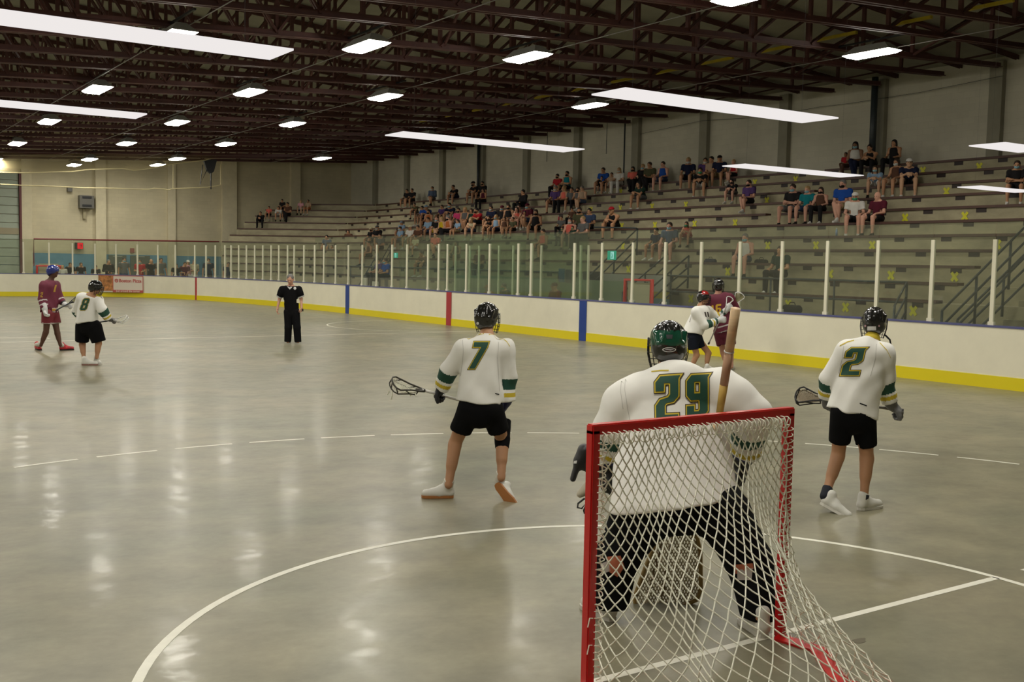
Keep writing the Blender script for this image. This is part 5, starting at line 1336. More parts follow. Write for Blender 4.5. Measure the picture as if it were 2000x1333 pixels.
# ---- number 16 maroon, near the boards
D = 20.8
J = jj(D, head=(1403, 558, 0), neck=(1403, 574, 0), shL=(1386, 584, .05), shR=(1424, 583, -.02), elL=(1384, 612, .22), elR=(1435, 604, .05), wrL=(1400, 622, .35), wrR=(1433, 590, .28), hpL=(1405, 648, .06), hpR=(1424, 647, -.02), knL=(1412, 688, .18), knR=(1427, 684, .0), anL=(1420, 716, .15), anR=(1429, 717, .0))
addR(J, (J['shL']+J['shR']-J['hpL']-J['hpR']), nrm(CF_+CR_*.25))
P16 = person('player in maroon jersey number 16 and black helmet by the side boards', fl(1426, 725))
S = Sdf(); HR = frame(V(0, 0, 1), nrm(CF_+CR_*.1)); head_prims(S, J['head'], HR, 1.0, J['neck']); body_prims(S, J, hands=False); S.build('body', .012, [SKIN_P], P16)
face_bits(P16, J['head'], HR, 1.0)
j16 = jersey(P16, J, pt(1417, 648, D), {'L': pt(1394, 619, D+.3), 'R': pt(1435, 596, D+.2)}, rw=.20, rh=.20, h=.012, sr=(.10, .088, .075), seed=7, sq=1.25, mats=[MAR, MAR, MAR], hemcut=nrm(-CU_+CR_*.2))
G2 = mat('gold_number', (.60, .36, .02), .7)
number('1', [(1386, 597), (1396, 596), (1398, 615), (1388, 616)], j16, P16, cols=[(G2, 0)]); number('6', [(1397.5, 595), (1409, 594), (1408, 612), (1398, 613)], j16, P16, cols=[(G2, 0)])
for dy in (0, 11): decal_px('hem_stripe', [(1397+2*(dy > 0), 639+dy-.5+2), (1420, 634+dy), (1436, 629+dy), (1436, 631+dy), (1420, 636.5+dy), (1397+2*(dy > 0), 643.5+dy)], j16, P16, MATS['stripe_white'], 4)
shorts(P16, J, pt(1415, 640, D), {'L': pt(1411, 674, D+.12), 'R': pt(1426, 673, D-.0)}, m=MAR, rr=(.17, .12, .115), h=.013)
helmet(P16, J['head'], HR, BLKG, None, 1.03, h=.012)
glove(P16, J['elR'], J['wrR'], nrm(CU_+CR_*.1), nrm(-CR_), 1, mat('glove_maroon', (.12, .02, .03), .6), GLVB, 1.0, h=.012)
glove(P16, J['elL'], J['wrL'], nrm(CR_), nrm(CF_), 1, MATS['glove_maroon'], GLVB, 1.0, h=.012)
for hx, tx, an in ((1417, 1424, 'anL'), (1427, 1436, 'anR')):
    a_ = np.array(fl(hx, 722)); b_ = np.array(fl(tx, 718)); shoe(P16, a_+V(0,0,.004), a_+nrm(b_-a_)*.28+V(0,0,.004), V(0,0,1), SHOEW, SOLEW, 1.0, h=.012, sock=SOCKW, an=J[an])
lax_stick('lacrosse_stick', pt(1400, 645, D+.4), pt(1433, 596, D+.24), nrm(-CF_), 'lacrosse stick with white oval head raised beside maroon number 16', STEELD, DECALW, mat('yellow_green_mesh', (.4, .38, .2), .8), r=.013, hl=.27, hw=.10)
# ---- white defender checking number 16
D = 20.5
J = jj(D, head=(1374, 582, 0), neck=(1368, 598, 0), shL=(1383, 608, .18), shR=(1360, 610, -.16), elL=(1400, 622, .25), elR=(1377, 635, -.2), wrL=(1418, 606, .15), wrR=(1403, 626, -.1), hpL=(1361, 660, .08), hpR=(1352, 661, -.08), knL=(1384, 690, .08), knR=(1361, 694, -.06), anL=(1379, 720, .08), anR=(1350, 719, -.06))
addR(J, (J['shL']+J['shR']-J['hpL']-J['hpR']), nrm(CR_-CF_*.1))
PD = person('player in white jersey with red-topped helmet checking the maroon player at the boards', fl(1363, 726))
S = Sdf(); HR = frame(V(0, 0, 1), nrm(CR_-CF_*.25)); head_prims(S, J['head'], HR, 1.0, J['neck']); body_prims(S, J, hands=False); S.build('body', .012, [SKIN_T], PD)
face_bits(PD, J['head'], HR, 1.0)
jd = jersey(PD, J, pt(1352, 652, D), {'L': pt(1411, 613, D+.2), 'R': pt(1396, 630, D-.13)}, rw=.19, rh=.22, h=.012, sr=(.10, .088, .075), seed=9, sq=1.1, hemcut=nrm(-CU_-CR_*.15), bandspec=[(.09, .19, 1), (.03, .065, 2)])
for dx in (0, 5): number('1', [(1374+dx, 609), (1380+dx, 610), (1382+dx, 620), (1376+dx, 619)], jd, PD, cols=[(DK, .0)])
decal_px('back_trim', [(1350, 603), (1351.5, 603.5), (1342, 625), (1340, 626)], jd, PD, DK, 4)
shorts(PD, J, pt(1354, 654, D), {'L': pt(1369, 679, D+.08), 'R': pt(1355, 683, D-.07)}, m=NVY, rr=(.15, .11, .098), h=.013)
helmet(PD, J['head'], HR, BLKG, REDG, 1.0, h=.012, front=True)
glove(PD, J['elR'], J['wrR'], nrm(CR_+CU_*.1), nrm(CF_), 1, GLVW, mat('glove_dark_green', (.02, .08, .06), .6), 1.2, h=.012)
glove(PD, J['elL'], J['wrL'], nrm(CR_*.6+CU_*.6), nrm(CF_-CR_*.3), -1, GLVW, MATS['glove_dark_green'], 1.2, h=.012)
for hx, tx, an in ((1346, 1360, 'anR'), (1376, 1390, 'anL')):
    a_ = np.array(fl(hx, 727)); b_ = np.array(fl(tx, 727)); shoe(PD, a_+V(0,0,.004), a_+nrm(b_-a_)*.28+V(0,0,.004), V(0,0,1), SHOEW, SOLEW, 1.0, h=.012, sock=SOCKW, an=J[an])
lax_stick('lacrosse_stick', pt(1384, 672, D-.1), pt(1419, 598, D+.12), nrm(-CF_), 'lacrosse stick held upright between the white checker and maroon number 16', mat('shaft_pale', (.35, .33, .3), .4), DECALW, mat('yellow_green_mesh', (.4, .38, .2), .8), r=.012, hl=.2, hw=.07)
# ---- goalkeeper number 29
D = 6.15
J = jj(D, head=(1305, 676, .16), neck=(1305, 722, .10), shL=(1236, 772, .08), shR=(1398, 768, .08), elL=(1188, 822, .10), elR=(1474, 812, .02), wrL=(1178, 902, .18), wrR=(1452, 890, .22), hpL=(1275, 985, -.18), hpR=(1378, 975, -.22))
addR(J, (J['shL']+J['shR']-J['hpL']-J['hpR']), CF_)
fL, fR = np.array(fl(1178, 1212)), np.array(fl(1480, 1243))
J['anL'] = floorz(fL, .10); J['anR'] = floorz(fR, .10)
J['knL'] = pt(1205, 1090, 6.0); J['knR'] = pt(1462, 1095, 5.95)
PG = person('goalkeeper in white jersey number 29 with green and black helmet crouching before the goal', (fL+fR)/2)
S = Sdf(); HR = frame(V(0, 0, 1)+CF_*.1, nrm(CF_)); head_prims(S, J['head'], HR, 1.0, J['neck']); body_prims(S, J, hands=False); S.build('body', .009, [SKIN_T], PG)
face_bits(PG, J['head'], HR, 1.0)
# wide padded jersey
Rg = J['R']; S = Sdf()
hemc = pt(1318, 984, D-.20)
S.cone(pt(1318, 800, D+.02), pt(1318, 1010, D-.22), .285, .375, .05, CF_, 1.75)
S.cut(hemc, nrm(-CU_+CR_*.14), None)
S.cone(pt(1256, 768, D+.08), pt(1408, 765, D+.08), .135, .135, .05); S.cone(pt(1220, 792, D+.06), pt(1440, 786, D+.06), .115, .115, .06)
S.cone(pt(1305, 752, D+.1), pt(1315, 770, D+.06), .10, .14, .05)
S.cone(pt(1226, 786, D+.06), pt(1196, 835, D+.08), .135, .115, .05); S.cone(pt(1198, 835, D+.08), pt(1186, 893, D+.16), .115, .092, .03); S.cut(pt(1184, 900, D+.17), nrm(-CU_+CF_*.25), pt(1184, 900, D+.17), .17)
S.cone(pt(1432, 782, D+.06), pt(1472, 812, D+.02), .125, .105, .05); S.cone(pt(1472, 812, D+.02), pt(1456, 880, D+.17), .108, .094, .03); S.cut(pt(1454, 888, D+.19), nrm(-CU_+CF_*.35-CR_*.2), pt(1454, 888, D+.19), .17)
S.fold(.014, 17, CR_, 2.2); S.fold(.007, 34, nrm(CR_+CU_*.6), 5)
eL, eR = pt(1200, 830, D+.08), pt(1474, 812, D+.02); cL, cR = pt(1184, 900, D+.17), pt(1455, 888, D+.19)
def gpick(cen):
    out = np.zeros(len(cen), int)
    for a, b in ((eL, cL), (eR, cR)):
        d = nrm(b-a); q = (b-cen)@d; w_ = np.linalg.norm((cen-b)+q[:, None]*d, axis=1); near = w_ < .125
        out[near & (q > .115) & (q < .175)] = 1; out[near & (q > .04) & (q < .075)] = 2
    return out
jg = S.build('jersey', .011, [NW, NG, NY], PG, gpick, relax=1)
number('2', [(1279, 735), (1329, 733), (1328, 824), (1281, 826)], jg, PG, base=.006); number('9', [(1340.5, 733), (1386, 731), (1384, 816), (1341, 819)], jg, PG, base=.006)
seams(PG, jg, [[(1222, 735), (1220, 760), (1226, 800), (1232, 830)], [(1214, 738), (1212, 765), (1217, 800)], [(1412, 740), (1418, 770), (1410, 800)]], 1.1)
yoke(PG, jg, [[(1272, 726), (1290, 724), (1306, 724)]], w_=2.4)
# black trousers
S = Sdf(); S.cone(pt(1285, 990, D-.18), pt(1375, 985, D-.2), .17, .17, .05, CF_, 1.1)
S.cone(pt(1255, 1005, D-.16), J['knL'], .165, .125, .05); S.cone(J['knL'], pt(1190, 1195, 6.0), .125, .10, .03)
S.cone(pt(1410, 1000, D-.2), J['knR'], .165, .128, .05); S.cone(J['knR'], pt(1482, 1215, 5.85), .128, .095, .03)
S.cut(V(0, 0, .08), V(0, 0, -1)); S.fold(.010, 20, CR_, 1.3)
tg = S.build('trousers', .011, [BLK], PG)
ORP = mat('patch_orange', (.42, .12, .06), .7); PNK = mat('patch_pale', (.42, .38, .36), .7)
decal_px('orange_patch', [(1186, 1088), (1212, 1086), (1220, 1108), (1206, 1128), (1190, 1118)], tg, PG, ORP, 7); decal_px('pale_patch', [(1172, 1102), (1188, 1096), (1192, 1116), (1176, 1122)], tg, PG, PNK, 7)
decal_px('orange_patch', [(1430, 1104), (1470, 1101), (1472, 1112), (1436, 1122)], tg, PG, ORP, 7); decal_px('pale_patch', [(1440, 1114), (1470, 1110), (1468, 1134), (1440, 1134)], tg, PG, PNK, 7)
hg = helmet(PG, J['head'], HR, BLKG, GRNG, 1.08, nape=mat('hair_dark_curly', (.02, .012, .008), .6, var=.4, vscale=60, bump=.7, bscale=80))
mb_ = [(1307+13.5*math.cos(a), 683.5+4.6*math.sin(a)) for a in np.linspace(0, 2*PI, 25)[:-1]]; inn = [(1307+11.5*math.cos(a), 683.5+3.3*math.sin(a)) for a in np.linspace(0, 2*PI, 25)[:-1]]
decal('helmet_badge', mb_, hg, PG, DECALW, .002, [inn], 3)
decal_px('helmet_reflection', [(1301, 654), (1314, 654), (1313, 662), (1302, 662)], hg, PG, mat('reflection_grey_metal', (.12, .125, .14), .3, metal=.6), 3, .002)  # grey decal painting the silver reflection on the helmet shell
decal_px('badge_mark', [(1297, 683), (1304, 681.5), (1317, 682.8), (1310, 685.5), (1303, 684)], hg, PG, mat('badge_grey', (.4, .4, .4), .4), 3, .003)
glove(PG, eL, pt(1186, 912, D+.2), nrm(-CU_*.8+CF_*.4), nrm(CR_), 1, GLVB, mat('glove_navy', (.02, .025, .1), .5), 1.35)
glove(PG, eR, pt(1449, 900, D+.22), nrm(-CU_*.8+CF_*.4-CR_*.1), nrm(-CR_), -1, GLVB, MATS['glove_navy'], 1.35)
# blocker pad and catcher glove showing left of the post
S = Sdf(); S.cone(pt(1141, 880, D+.2), pt(1131, 900, D+.2), .040, .032, .02, CF_, .6); S.cone(pt(1131, 898, D+.2), pt(1119, 936, D+.2), .022, .018, .02, CF_, .5); S.cone(pt(1136, 905, D+.2), pt(1160, 915, D+.2), .035, .045, .03)
bl_ = S.build('blocker_pad', .008, [GLVB], PG)
decal_px('blocker_logo', [(1121, 901), (1127, 900), (1126, 906), (1120, 906)], bl_, PG, DECALW, 3)
S = Sdf(); S.cone(pt(1133, 966, D+.15), pt(1155, 950, D+.15), .022, .045, .02); S.build('glove_strap', .008, [mat('strap_cream', (.5, .46, .36), .8)], PG)
MB().tube([pt(x, y, D+.15)-np.array(PG.location) for x, y in ((1142, 974), (1129, 984), (1128, 992), (1136, 994), (1146, 982), (1140, 998), (1142, 1004))], .006, 6).build('strap_cord', BLACK, PG)
for (h_, t_) in ((fL+V(.03, .0, 0), fL+V(.05, .26, 0)), (fR, fR+V(.12, .24, 0))):
    h_ = h_+V(.0, -.05, .004); shoe(PG, h_, h_+nrm(t_-h_+V(0, 0, 0))*.30*np.array([1, 1, 0]), V(0, 0, 1), SHOEW, SOLEW, 1.1)
# goalie stick: wooden shaft over the shoulder down to the big pocket between the legs
top, mid, low = pt(1437, 603, 5.72), pt(1407, 797, 5.93), pt(1345, 1040, 6.38)
gs = empty('goalkeeper_stick', tuple(pt(1300, 1190, 6.30)), label='wooden goalkeeper lacrosse stick with wide net head standing between the goalkeeper legs', cat='lacrosse stick'); off = np.array(gs.location)
WD = mat('pale_wood', (.66, .46, .27), .5, var=.12, vscale=3, stretch=(1, 1, 14)); TPY = mat('tape_ochre', (.58, .38, .09), .6); TPR = mat('stained_tape', (.50, .30, .19), .7)
def seg(a, b, r0, r1, m_, n_): MB().tube([tuple(np.array(a)-off), tuple(np.array(b)-off)], [r0, r1], 10, m_).build(n_, None, gs, True)
k1 = top+(mid-top)*.42; k2 = top+(mid-top)*.76
seg(top, k1, .0275, .026, WD, 'shaft'); seg(k1, k2, .0255, .024, TPR, 'shaft_tape'); seg(k2, mid+(mid-top)*.05, .0245, .02, TPY, 'grip_tape')
seg(mid+(mid-top)*.05, low, .018, .018, WD, 'lower_shaft')
MB().tube([tuple(k1-off), tuple(k1-off+nrm(mid-top)*.006)], .029, 10, DECALW).build('tape_edge', None, gs, True)
Dp = 6.32; rim = [(1345, 1035), (1325, 1022), (1304, 1024), (1285, 1050), (1262, 1105), (1240, 1165), (1240, 1180), (1256, 1188), (1290, 1190), (1335, 1184), (1362, 1172), (1369, 1150), (1368, 1080), (1362, 1052)]
def pk(x, y, dd=0): 
    z_d = Dp + .05*(1190-y)/165+dd
    return pt(x, y, z_d)-off
mb = MB(); mb.tube([pk(x, y) for x, y in rim], .013, 8, closed=True); mb.build('wooden_frame', mat('frame_ochre', (.33, .22, .07), .5), gs, True)
mb = MB(); poly = rim
def inside(x, y):
    c_ = False; n_ = len(poly)
    for i in range(n_):
        x1, y1 = poly[i]; x2, y2 = poly[(i+1) % n_]
        if (y1 > y) != (y2 > y) and x < (x2-x1)*(y-y1)/(y2-y1)+x1: c_ = not c_
    return c_
cxp, cyp = 1312, 1115
for fam in (0, 1):
    for c0_ in range(-260, 300, 6):
        run = []
        for t_ in range(0, 200, 6):
            y = 1018+t_; x = cxp+c0_+(t_-90)*(.5 if fam else -.5)
            if inside(x, y):
                r2 = ((x-cxp)/65)**2+((y-cyp)/85)**2; run.append(pk(x, y, .05*max(0, 1-r2)))
            else:
                if len(run) > 1: mb.tube(run, .0036, 4, caps=False)
                run = []
        if len(run) > 1: mb.tube(run, .0036, 4, caps=False)
mb.build('net_pocket', mat('old_cream_mesh', (.5, .44, .30), .8), gs)
mb = MB()
for (x0_, y0_, x1_, y1_) in ((1300, 1030, 1262, 1180), (1318, 1026, 1290, 1186)):
    pts = [pk(x0_+(x1_-x0_)*q/14+3*math.sin(q*3), y0_+(y1_-y0_)*q/14, .03) for q in range(15)]; mb.tube(pts, .006, 5)
mb.build('leather_thong', mat('leather_tan', (.22, .15, .08), .8), gs)
mb = MB().tube([pk(x, y, -.03) for x, y in ((1305, 1028), (1320, 1024), (1345, 1026), (1352, 1036), (1325, 1034))], .008, 5); mb.build('throat_lacing', mat('leather_tan', (.22, .15, .08), .8), gs)
# ---------------------------------------------------------------- spectators
def tone(name, rgb, r=.8): return mat('cloth_'+name, tuple(c*.8 for c in srgb(*rgb)), r, var=.08, vscale=10, spec=.2)
CL = {k: tone(k, v) for k, v in dict(black=(30,28,30), navy=(28,34,62), white=(225,222,215), blue=(30,80,170), teal=(20,130,140), purple=(85,60,115), red=(180,35,45), maroon=(88,22,42), grey=(105,105,105), coral=(225,110,95), pink=(215,70,120), lightblue=(150,180,210), greyblue=(85,100,125), olive=(85,85,60), beige=(180,155,130), orange=(190,110,60), khaki=(150,130,95), cream=(215,205,170), brown=(95,65,50), darkgreen=(35,60,50), denim=(60,75,105), yellow=(210,180,40), palepink=(225,165,180)).items()}
MK = {k: tone('mask_'+k, v) for k, v in dict(blue=(150,200,215), black=(22,22,25), white=(215,220,215), teal=(60,165,125)).items()}
HC = {k: mat('hair_'+k, srgb(*v), .65, var=.3, vscale=30) for k, v in dict(black=(25,20,18), dark=(50,36,28), brown=(85,60,42), blonde=(165,135,90), grey=(140,135,125)).items()}
SK = dict(l=SKIN_L, t=SKIN_T, p=SKIN_P, b=SKIN_B, d=SKIN_D)
PROT = {}
def seated(pose):
    hd = dict(A=(0, .06, .66), B=(0, .24, .56), C=(0, .02, .67), D=(.02, .04, .66))[pose]; J = {}
    nk = V(*hd)-V(0, .03 if pose != 'B' else .06, .12); J['head'] = V(*hd); J['neck'] = nk
    sh = nk-V(0, .02 if pose != 'B' else .05, .06); J['shL'] = sh+V(-.175, 0, 0); J['shR'] = sh+V(.175, 0, 0)
    J['hpL'] = V(-.09, .0, .09); J['hpR'] = V(.09, .0, .09)
    kx = dict(A=.15, B=.17, C=.16, D=.10)[pose]
    J['knL'] = V(-kx, .43, .11); J['knR'] = V(kx, .43, .11); J['anL'] = V(-kx-.0, .42, -.35); J['anR'] = V(kx, .44, -.35)
    if pose == 'D': J['knR'] = V(.02, .44, .16); J['anR'] = V(-.10, .50, -.26)
    if pose == 'A': J['elL'], J['elR'] = sh+V(-.23, .07, -.24), sh+V(.23, .07, -.24); J['wrL'], J['wrR'] = V(-kx-.01, .31, .20), V(kx+.01, .31, .20)
    if pose == 'B': J['elL'], J['elR'] = V(-kx-.02, .33, .20), V(kx+.02, .33, .20); J['wrL'], J['wrR'] = V(-.06, .47, .27), V(.06, .47, .25)
    if pose == 'C': J['elL'], J['elR'] = sh+V(-.22, .09, -.24), sh+V(.22, .09, -.24); J['wrL'], J['wrR'] = sh+V(.08, .19, -.20), sh+V(-.08, .20, -.24)
    if pose == 'D': J['elL'], J['elR'] = sh+V(-.22, .04, -.25), sh+V(.22, .04, -.25); J['wrL'], J['wrR'] = V(-.04, .26, .20), V(.05, .26, .22)
    return J
def standing(pose):
    J = {}; J['head'] = V(0, .03, 1.56); J['neck'] = V(0, 0, 1.44); sh = V(0, -.01, 1.38); J['shL'] = sh+V(-.185, 0, 0); J['shR'] = sh+V(.185, 0, 0)
    J['hpL'] = V(-.09, 0, .90); J['hpR'] = V(.09, 0, .90); J['knL'] = V(-.11, .02, .48); J['knR'] = V(.11, .02, .48); J['anL'] = V(-.12, 0, .09); J['anR'] = V(.12, 0, .09)
    J['elL'], J['elR'] = V(-.25, -.02, 1.12), V(.25, -.02, 1.12)
    J['wrL'], J['wrR'] = (V(-.27, .06, .88), V(.27, .06, .88)) if pose == 'S' else (V(-.06, .22, 1.08), V(.06, .2, 1.12))
    return J
def proto(pose):
    if pose in PROT: return PROT[pose]
    J = seated(pose) if pose in 'ABCD' else standing(pose); st = pose not in 'ABCD'
    lean = nrm((J['shL']+J['shR'])-(J['hpL']+J['hpR'])); J['R'] = frame(lean, V(0, 1, .0)); HR = frame(V(0, .12, 1), V(0, 1, -.12)); h = .014; P = {}
    pal = {'A': {'L': (V(0, .9, -.35), V(0, -.2, -1), -1), 'R': (V(0, .9, -.35), V(0, -.2, -1), 1)}, 'B': {'L': (V(.8, .5, -.2), V(0, -1, 0), 1), 'R': (V(-.8, .5, -.2), V(0, -1, 0), -1)},
           'C': {'L': (V(1, 0, .1), V(0, -1, 0), 1), 'R': (V(-1, 0, .1), V(0, -1, 0), -1)}, 'D': {'L': (V(.8, .6, 0), V(0, 0, -1), -1), 'R': (V(-.8, .6, 0), V(0, 0, -1), 1)}}.get(pose, {'L': (V(0, .1, -1), V(1, 0, 0), 1), 'R': (V(0, .1, -1), V(-1, 0, 0), -1)})
    S = Sdf(); head_prims(S, J['head'], HR, 1.0, J['neck']); body_prims(S, J, hands=True, palms=pal, curl=(.5, .5)); P['body'] = S.mesh('body', h)
    def shirt(kind):
        S = Sdf(); ms = (J['shL']+J['shR'])/2; mh = (J['hpL']+J['hpR'])/2+V(0, 0, -.01); R = J['R']
        S.cone(ms-lean*.05, mh+lean*.02, .165, .165, .04, R[:, 1], 1.35); S.cut(mh-lean*.02, -lean)
        if kind != 'k': S.cone(J['shL'], J['shR'], .075, .075, .05)
        else: S.cone(J['shL']*.62+J['shR']*.38, J['shR']*.62+J['shL']*.38, .07, .07, .05)
        if kind in 'tl':
            for s_ in 'LR':
                a, b = J['sh'+s_], J['el'+s_]; c_ = a+(b-a)*.62 if kind == 't' else b
                S.cone(a, c_, .07, .068, .04)
                if kind == 'l': S.cone(b, J['wr'+s_], .055, .042, .02)
                else: S.cut(c_, nrm(b-a), c_, .10)
        S.cut(J['neck']+V(0, 0, -.015), V(0, -.1, 1), J['neck'], .11)
        S.fold(.006, 30, R[:, 0], 1); return S.mesh('shirt', h)
    P['shirt_t'] = shirt('t'); P['shirt_k'] = shirt('k'); P['shirt_l'] = shirt('l')
    def bottom(kind):
        S = Sdf(); mh = (J['hpL']+J['hpR'])/2; S.cone(mh+lean*.06, mh-lean*.0, .135, .14, .04, J['R'][:, 1], 1.1)
        for s_ in 'LR':
            a, b, c_ = J['hp'+s_], J['kn'+s_], J['an'+s_]
            if kind == 's': e = a+(b-a)*.78; S.cone(a, e, .10, .088, .03); S.cut(e, nrm(b-a), e, .13)
            else: S.cone(a, b, .10, .075, .03); S.cone(b, c_, .075, .06, .02)
        if not st: S.cut(V(0, 0, .002), V(0, 0, -1), V(0, 0, 0), .28)
        return S.mesh('bottoms', h)
    P['shorts'] = bottom('s'); P['trousers'] = bottom('l')
    g = lambda x, y, z: J['head']+HR@V(x, y, z)
    def hair(kind):
        S = Sdf(); S.ell(g(0, -.02, .04), V(.086, .098, .092), HR); S.sub(g(0, .105, -.035), V(.085, .075, .10))
        if kind == 'l': S.ell(g(0, -.055, -.06), V(.085, .055, .13), HR, .03); S.ell(g(-.07, -.01, -.06), V(.028, .04, .12), HR, .02); S.ell(g(.07, -.01, -.06), V(.028, .04, .12), HR, .02)
        S.fold(.003, 80, V(1, 0, 0), 1); return S.mesh('hair', .012)
    P['hair_s'] = hair('s'); P['hair_l'] = hair('l')
    S = Sdf(); S.ell(g(0, -.012, .045), V(.09, .105, .085), HR); S.cut(g(0, 0, .035), -HR[:, 2]); S.ell(g(0, .105, .045), V(.07, .065, .010), HR, .01); P['cap'] = S.mesh('cap', .011)
    S = Sdf(); S.ell(g(0, .028, -.045), V(.070, .082, .056), HR, .01); S.cut(g(0, .02, 0), -HR[:, 1]); S.cut(g(0, 0, -.012), HR[:, 2]); P['face_mask'] = S.mesh('face_mask', .010)
    for s_ in 'LR':
        S = Sdf(); a = J['an'+s_]; hz = a+V(0, -.05, -.085); tz = a+V(0, .20, -.085) if True else a
        shoe_prims(S, hz, tz, V(0, 0, 1), 1.0); P['shoe_'+s_] = S.mesh('shoe', .012)
    mb = MB()
    for q in (-1, 1): mb.ell(tuple(g(q*.031, .084, .010)), (.012, .008, .007), nu=8, nv=5)
    P['eyes'] = mb.mesh('eyes', MATS['eye_dark'] if 'eye_dark' in MATS else BLACK, True)
    PROT[pose] = P; return P
def put(parent, name, me, m):
    o = bpy.data.objects.new(name, me); COL.objects.link(o); o.parent = parent
    if not me.materials: me.materials.append(m)
    o.material_slots[0].link = 'OBJECT'; o.material_slots[0].material = m; return o
GARM = dict(t='shirt', k='tank top', l='long-sleeved top')
def spectator(pose, loc, rz, sc, shirt, kind, bcol, bk, hair, hk, hat, mask, sk, label, group):
    P = proto(pose); root = empty('spectator', tuple(loc), rz, label=label, cat='person', group=group); root.scale = (sc, sc, sc)
    put(root, 'body', P['body'], SK[sk]); put(root, 'shirt', P['shirt_'+kind], CL[shirt]); put(root, 'shorts' if bk == 's' else 'trousers', P['shorts' if bk == 's' else 'trousers'], CL[bcol])
    if hair: put(root, 'hair', P['hair_'+hk], HC[hair])
    if hat: put(root, 'cap', P['cap'], CL[hat])
    if mask: put(root, 'face_mask', P['face_mask'], MK[mask])
    e = bpy.data.objects.new('eyes', P['eyes']); COL.objects.link(e); e.parent = root
    for s_ in 'LR': put(root, 'shoe', P['shoe_'+s_], CL['white'] if (hash_(loc[1]) > .5) else CL['black'])
    return root
def hash_(x): x = math.sin(x*91.7)*4375.5; return x-math.floor(x)
